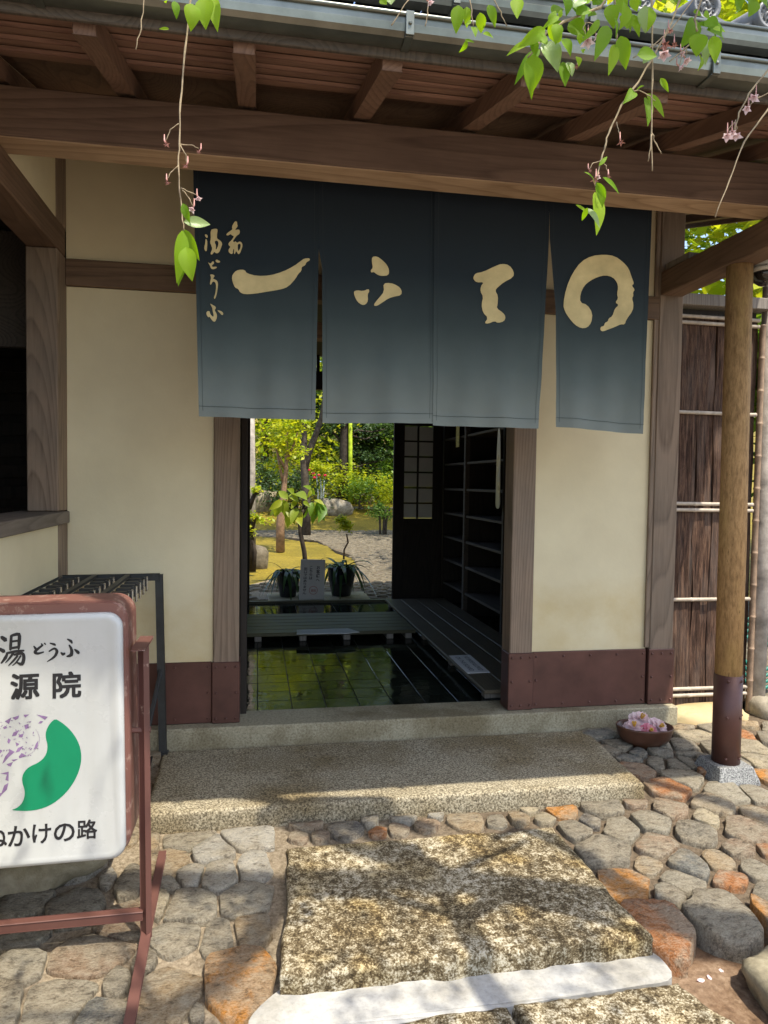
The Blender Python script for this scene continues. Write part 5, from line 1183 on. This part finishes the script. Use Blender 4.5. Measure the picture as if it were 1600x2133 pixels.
# ================================================================== WEEPING CHERRY OVERHEAD
CH = thing('weeping_cherry', 'weeping cherry tree hanging twigs with fresh green leaves and faded blossoms', 'tree', (3.6, -3.3, -.07))
bm = tube(bmesh.new(), [(3.6, -3.3, -.1), (3.5, -3.2, 1.2), (3.3, -3.1, 2.4), (2.7, -2.9, 3.6), (1.8, -2.7, 4.2), (.6, -2.6, 4.4), (-.6, -2.5, 4.3)], [.17, .14, .12, .09, .07, .055, .03], 10)
for l in ([(3.3, -3.1, 2.4), (3.2, -2.4, 3.4), (2.7, -2.0, 3.9), (2.0, -1.8, 3.9)], [(1.8, -2.7, 4.2), (1.5, -2.25, 3.95), (1.1, -1.95, 3.5), (.9, -1.9, 3.3)], [(.6, -2.6, 4.4), (.3, -2.2, 4.0), (-.1, -2.05, 3.5), (-.3, -2.0, 3.2)], [(2.4, -2.8, 3.9), (2.1, -2.3, 3.7), (1.9, -2.05, 3.3), (1.7, -2.0, 3.0)], [(1.3, -2.65, 4.3), (1.0, -2.9, 3.9), (.5, -3.0, 3.6)], [(1.8, -2.7, 4.2), (1.2, -2.2, 4.3), (.5, -1.9, 4.2), (-.4, -1.8, 4.0)], [(1.1, -1.95, 3.5), (1.35, -1.9, 3.3), (1.5, -1.95, 3.1)]):
    tube(bm, l, [.055, .042, .03, .018][:len(l)], 7)
def shade_limb(pts, h, r):
    tube(bm, [(x + .28 * hh, y - .385 * hh, hh + gz(y)) for (x, y), hh in zip(pts, h)], [r * (1 - .55 * i / (len(pts) - 1)) for i in range(len(pts))], 7)
shade_limb([(.66, -1.75), (.62, -1.4), (.60, -1.12), (.57, -.88)], (2.8, 2.8, 2.85, 2.95), .05)
shade_limb([(.62, -1.30), (.80, -1.22), (.98, -1.33), (1.2, -1.5)], (2.8, 2.9, 3.0, 3.2), .042)
shade_limb([(.60, -1.12), (.78, -1.02), (1.0, -.92)], (2.85, 3.0, 3.3), .026); shade_limb([(.62, -1.3), (.40, -1.16), (.12, -1.12)], (2.8, 3.0, 3.2), .026)
shade_limb([(-.05, -1.9), (-.25, -1.5), (-.4, -1.2)], (3.4, 3.5, 3.6), .022); shade_limb([(-.25, -1.5), (-.6, -1.45), (-.9, -1.6)], (3.5, 3.6, 3.7), .018)
obj('limb', bm, M['twig'], CH, True)
def inframe(p, mg=30):
    c = MC @ (Vector(p) - CAM)
    if c.z < .1: return False
    x = 800 + FPX * c.x / c.z; y = 1066.5 - FPX * c.y / c.z
    return -mg < x < 1600 + mg and -mg < y < 2133 + mg
def cleaf(bm, a, b, w, nrm, curl=.1): return blade(bm, a, b, w, nrm, curl)
bm = bmesh.new(); cnt = 0; subs = []
for _ in range(85): h_ = R.uniform(3.2, 4.3); sx_, sy_ = R.choice(((R.uniform(-1.3, .1), R.uniform(-2.0, -.95)), (R.uniform(.2, 1.1), R.uniform(-1.9, -1.0)))); subs.append(Vector((sx_ + .28 * h_, sy_ - .385 * h_, h_)))
for _ in range(900):
    q = R.choice(subs) + Vector((R.gauss(0, .07), R.gauss(0, .07), R.gauss(0, .09)))
    if inframe(q): continue
    d = Vector((R.gauss(0, .4), R.gauss(0, .4), -1)).normalized(); cleaf(bm, q, q + d * R.uniform(.05, .085), R.uniform(.02, .03), (R.gauss(0, 1), R.gauss(0, 1), .3))
tag(obj('foliage', bm, M['cherry'], CH, True), kind='stuff')
YT = -2.0
def tw(pts, r0=.0024, r1=.0012, ex=None, name='twig', dy=0):
    P_ = [on_y(x, y, YT + dy) for x, y in pts]
    P_ = ([P_[0] + Vector((.05, -.05, .42)), P_[0] + Vector((.015, -.01, .2))] if ex is None else []) + P_
    Q = []
    for i in range(len(P_) - 1):
        for k in range(4): Q.append(P_[i].lerp(P_[i + 1], k / 4) + Vector((R.gauss(0, .0007), R.gauss(0, .0007), 0)))
    Q.append(P_[-1]); n = len(Q)
    obj(name, tube(bmesh.new(), Q, [.82 * (r0 + (r1 - r0) * i / n) * (1.35 if i % 4 == 0 else 1) for i in range(n)], 6), M['twig'], CH, True)
def z2(l, ox=800, k=.5): return [(ox + x * k, y * k) for x, y in l]
tw([(398, -10), (385, 105), (376, 215), (374, 300), (371, 345), (375, 400), (380, 455), (383, 480)])
tw([(300, -10), (295, 60), (283, 103)], .0016, .001)
tw(z2([(1116, -10), (1118, 330), (1115, 560), (1118, 712)]), .003, .0012); tw(z2([(1115, 555), (1135, 600), (1155, 640)]), .0016, .001, 1); tw(z2([(1115, 560), (1108, 620), (1100, 672)]), .0018, .001, 1)
tw(z2([(1240, -20), (1180, 130), (1110, 255), (1040, 370), (985, 440), (940, 540), (920, 610), (905, 660), (885, 740), (880, 775)]), .003, .0016)
tw(z2([(1680, 150), (1600, 290), (1520, 390), (1480, 470), (1460, 545)]), .003, .0016); tw(z2([(1700, 280), (1600, 455), (1500, 590), (1440, 750), (1380, 905)]), .0032, .0012)
tw(z2([(940, -20), (900, 30), (750, 90), (680, 130), (640, 190), (600, 240)]), .004, .002); tw(z2([(1330, -20), (1295, 80), (1305, 130)]), .003, .002); tw(z2([(1300, 160), (1240, 215), (1190, 255)]), .0022, .0012, 1)
tw(z2([(1620, 380), (1560, 405), (1520, 440)]), .0016, .001, 1); tw(z2([(30, 105), (110, -10)]), .0014, .001, 1); tw(z2([(185, -10), (182, 60), (172, 108)]), .0014, .001, 1); tw(z2([(455, -10), (485, 50), (512, 108)]), .0014, .001, 1)
tw(z2([(360, -10), (365, 60), (372, 110)]), .002, .001); tw(z2([(550, -20), (552, 10)]), .002, .0015); tw(z2([(960, -20), (965, 60), (970, 150), (968, 190)]), .0025, .0015); tw(z2([(1035, 380), (1060, 375), (1100, 395), (1130, 420)]), .0016, .001, 1)
tw(z2([(1300, -20), (1200, 120), (1120, 190), (1040, 240)]), .002, .0012)
LV = [(400, 8, 398, 64, 26, 0), (430, -5, 428, 60, 30, 0), (441, -8, 453, 64, 22, 0), (350, 0, 346, 6, 10, 0),
      (383, 462, 439, 467, 20, 1), (380, 480, 369, 590, 26, 0), (384, 478, 415, 543, 22, 0), (388, 515, 400, 585, 32, 0), (387, 520, 371, 594, 20, 0)]
for t in ((310, 22, 300, 140, 44, 0), (345, 28, 345, 116, 28, 0), (400, 52, 405, 140, 34, 0), (435, 20, 464, 112, 30, 0), (552, -4, 555, 76, 42, 0), (370, 112, 382, 152, 22, 0), (412, 140, 458, 158, 18, 0), (20, -20, 30, 18, 50, 1),
          (672, 120, 556, 198, 42, 0), (690, 100, 716, 42, 26, 0), (690, 160, 742, 108, 60, 0), (680, 185, 605, 140, 40, 0), (700, 100, 730, 150, 60, 0), (650, 205, 543, 348, 38, 0), (625, 228, 612, 392, 66, 0), (588, 260, 618, 414, 34, 0), (660, 178, 728, 296, 72, 1), (738, 165, 780, 234, 46, 0), (745, 258, 755, 360, 40, 0), (765, 258, 784, 318, 34, 1), (770, 95, 842, 152, 56, 0), (805, 236, 812, 276, 22, 0), (742, -10, 762, 66, 60, 0), (790, 20, 835, 82, 50, 0), (800, 60, 868, 40, 44, 0), (932, 108, 878, 250, 46, 0), (962, 185, 936, 314, 36, 0), (985, 150, 1008, 290, 48, 0), (940, 20, 958, 118, 46, 0), (1002, 10, 985, 122, 50, 0), (1018, 60, 1066, 152, 34, 0), (1085, 24, 1090, 138, 52, 1), (1106, 30, 1100, 130, 36, 0), (955, -10, 1010, 66, 60, 0), (1030, -10, 1055, 48, 34, 0), (900, -10, 870, 20, 50, 0), (820, -10, 790, 30, 50, 1), (1000, 60, 1015, 120, 40, 0), (880, 50, 850, 66, 26, 0), (700, 60, 745, 30, 40, 0),
          (1300, 82, 1238, 196, 54, 0), (1308, 140, 1302, 236, 56, 0), (1332, 160, 1340, 270, 34, 1), (1372, 150, 1380, 264, 40, 0), (1345, 125, 1420, 165, 46, 0), (1335, 92, 1398, 112, 40, 0), (1330, 66, 1362, 90, 44, 0), (1055, 228, 1138, 232, 44, 0), (1100, 215, 1080, 264, 36, 1),
          (1042, 380, 1000, 428, 34, 0), (1050, 378, 1084, 356, 16, 0), (1088, 405, 1102, 524, 34, 0), (1092, 390, 1170, 488, 32, 0), (895, 690, 932, 650, 14, 0), (885, 765, 912, 865, 46, 0), (878, 800, 888, 980, 60, 0), (848, 865, 824, 920, 18, 0), (842, 868, 902, 948, 26, 1), (912, 738, 982, 808, 24, 0), (1460, -10, 1490, 40, 60, 0), (1530, -14, 1520, 70, 60, 0), (1560, -10, 1600, 30, 60, 0), (1200, -10, 1230, 20, 40, 0)):
    x, y, x2, y2, w, p_ = t; LV.append((800 + x / 2, y / 2, 800 + x2 / 2, y2 / 2, w / 2, p_))
for x, y, x2, y2, w, pale in LV:
    dy = R.uniform(-.04, .04); a = on_y(x, y, YT + dy); b = on_y(x2, y2, YT + dy + R.uniform(-.025, .025))
    wd_ = w * (a - CAM).length / FPX * 1.12
    if R.random() < .45:
        o_ = Vector((R.gauss(0, .018), R.gauss(0, .03), R.gauss(0, .018))); d_ = (b - a) * R.uniform(.4, .75); d_.x += R.gauss(0, .012)
        obj('leaf', blade(bmesh.new(), a + o_, a + o_ + d_, wd_ * R.uniform(.4, .7), Vector((R.uniform(-.9, .9), -1, R.uniform(-.2, .5))), R.uniform(.05, .25), 8), M['cherry'], CH, True)
    obj('leaf', blade(bmesh.new(), a, b, wd_ * 1.06, Vector((R.uniform(-.5, .5), -1, R.uniform(-.2, .5))), R.uniform(.05, .2), 8), M['cherrypale' if pale else 'cherry'], CH, True)
def blossom(px, py, s, old):
    c = on_y(px, py, YT + R.uniform(-.02, .02)); bm = bmesh.new(); r = s * (c - CAM).length / FPX; ax = Vector((R.gauss(0, .4), -.4, -1)).normalized(); u = ax.cross(Vector((1, .2, .1))).normalized(); v = ax.cross(u)
    for k in range(5):
        a = k * 1.2566; d = u * math.cos(a) + v * math.sin(a); q = d * .8 + ax * .7
        blade(bm, c, c + q.normalized() * r * R.uniform(.8, 1.2), r * (.8 if not old else .4), ax, .2, 4)
    for k in range(4):
        a = k * 1.6; tube(bm, [c, c + (ax + (u * math.cos(a) + v * math.sin(a)) * .3) * r * .8], [.0004, .0007], 4)
    o = obj('blossom', bm, M['calyx' if old else 'petal'], CH, True)
    bmesh_ = bmesh.new(); tube(bmesh_, [c - ax * r * .1, c - ax * r * .6, c - ax * r * .6 + Vector((0, 0, r * 1.2))], [.0018, .0016, .0007], 6); obj('flower_stalk', bmesh_, M['calyx'], CH, True)
for x, y, s, o in ((345, 297, 9, 1), (416, 313, 8, 1), (389, 342, 9, 1), (348, 377, 8, 1), (412, 410, 9, 0), (402, 432, 10, 0)): blossom(x, y, s, o)
for x, y, s, o in ((850, 162, 22, 0), (882, 140, 16, 0), (1165, 215, 24, 0), (1170, 178, 20, 1), (1190, 122, 14, 1), (1210, 180, 14, 1), (1255, 243, 18, 0), (1240, 215, 12, 0), (1230, 275, 14, 0), (1545, 400, 18, 0), (1515, 446, 16, 0), (1430, 558, 18, 0), (1465, 555, 20, 0), (1450, 545, 16, 0), (855, 706, 10, 1), (935, 730, 10, 1), (880, 742, 16, 1), (985, 585, 14, 1), (892, 732, 12, 0), (805, 272, 10, 1), (185, 5, 14, 0)): blossom(800 + x / 2, y / 2, s / 2 * 1.3, o)
for l in ([(371, 258), (355, 270), (346, 292)], [(374, 300), (400, 302), (414, 310)], [(376, 302), (386, 322), (389, 338)], [(371, 345), (356, 358), (349, 372)], [(377, 392), (400, 402), (410, 406)], [(379, 396), (394, 412), (401, 428)]): tw(l, .0012, .0008, 1, 'flower_stalk')
for l in ([(968, 508), (980, 550), (985, 580)], [(905, 665), (925, 690), (935, 726)], [(905, 670), (870, 680), (856, 704)], [(890, 735), (884, 738), (880, 742)], [(840, 92), (872, 100), (882, 138)], [(838, 95), (830, 120), (848, 158)], [(1130, 190), (1150, 180), (1165, 212)], [(1460, 510), (1440, 530), (1430, 552)], [(1465, 500), (1470, 530), (1465, 550)], [(1245, 212), (1240, 232), (1232, 270)], [(1260, 200), (1262, 220), (1255, 240)]): tw(z2(l), .0012, .0008, 1, 'flower_stalk')
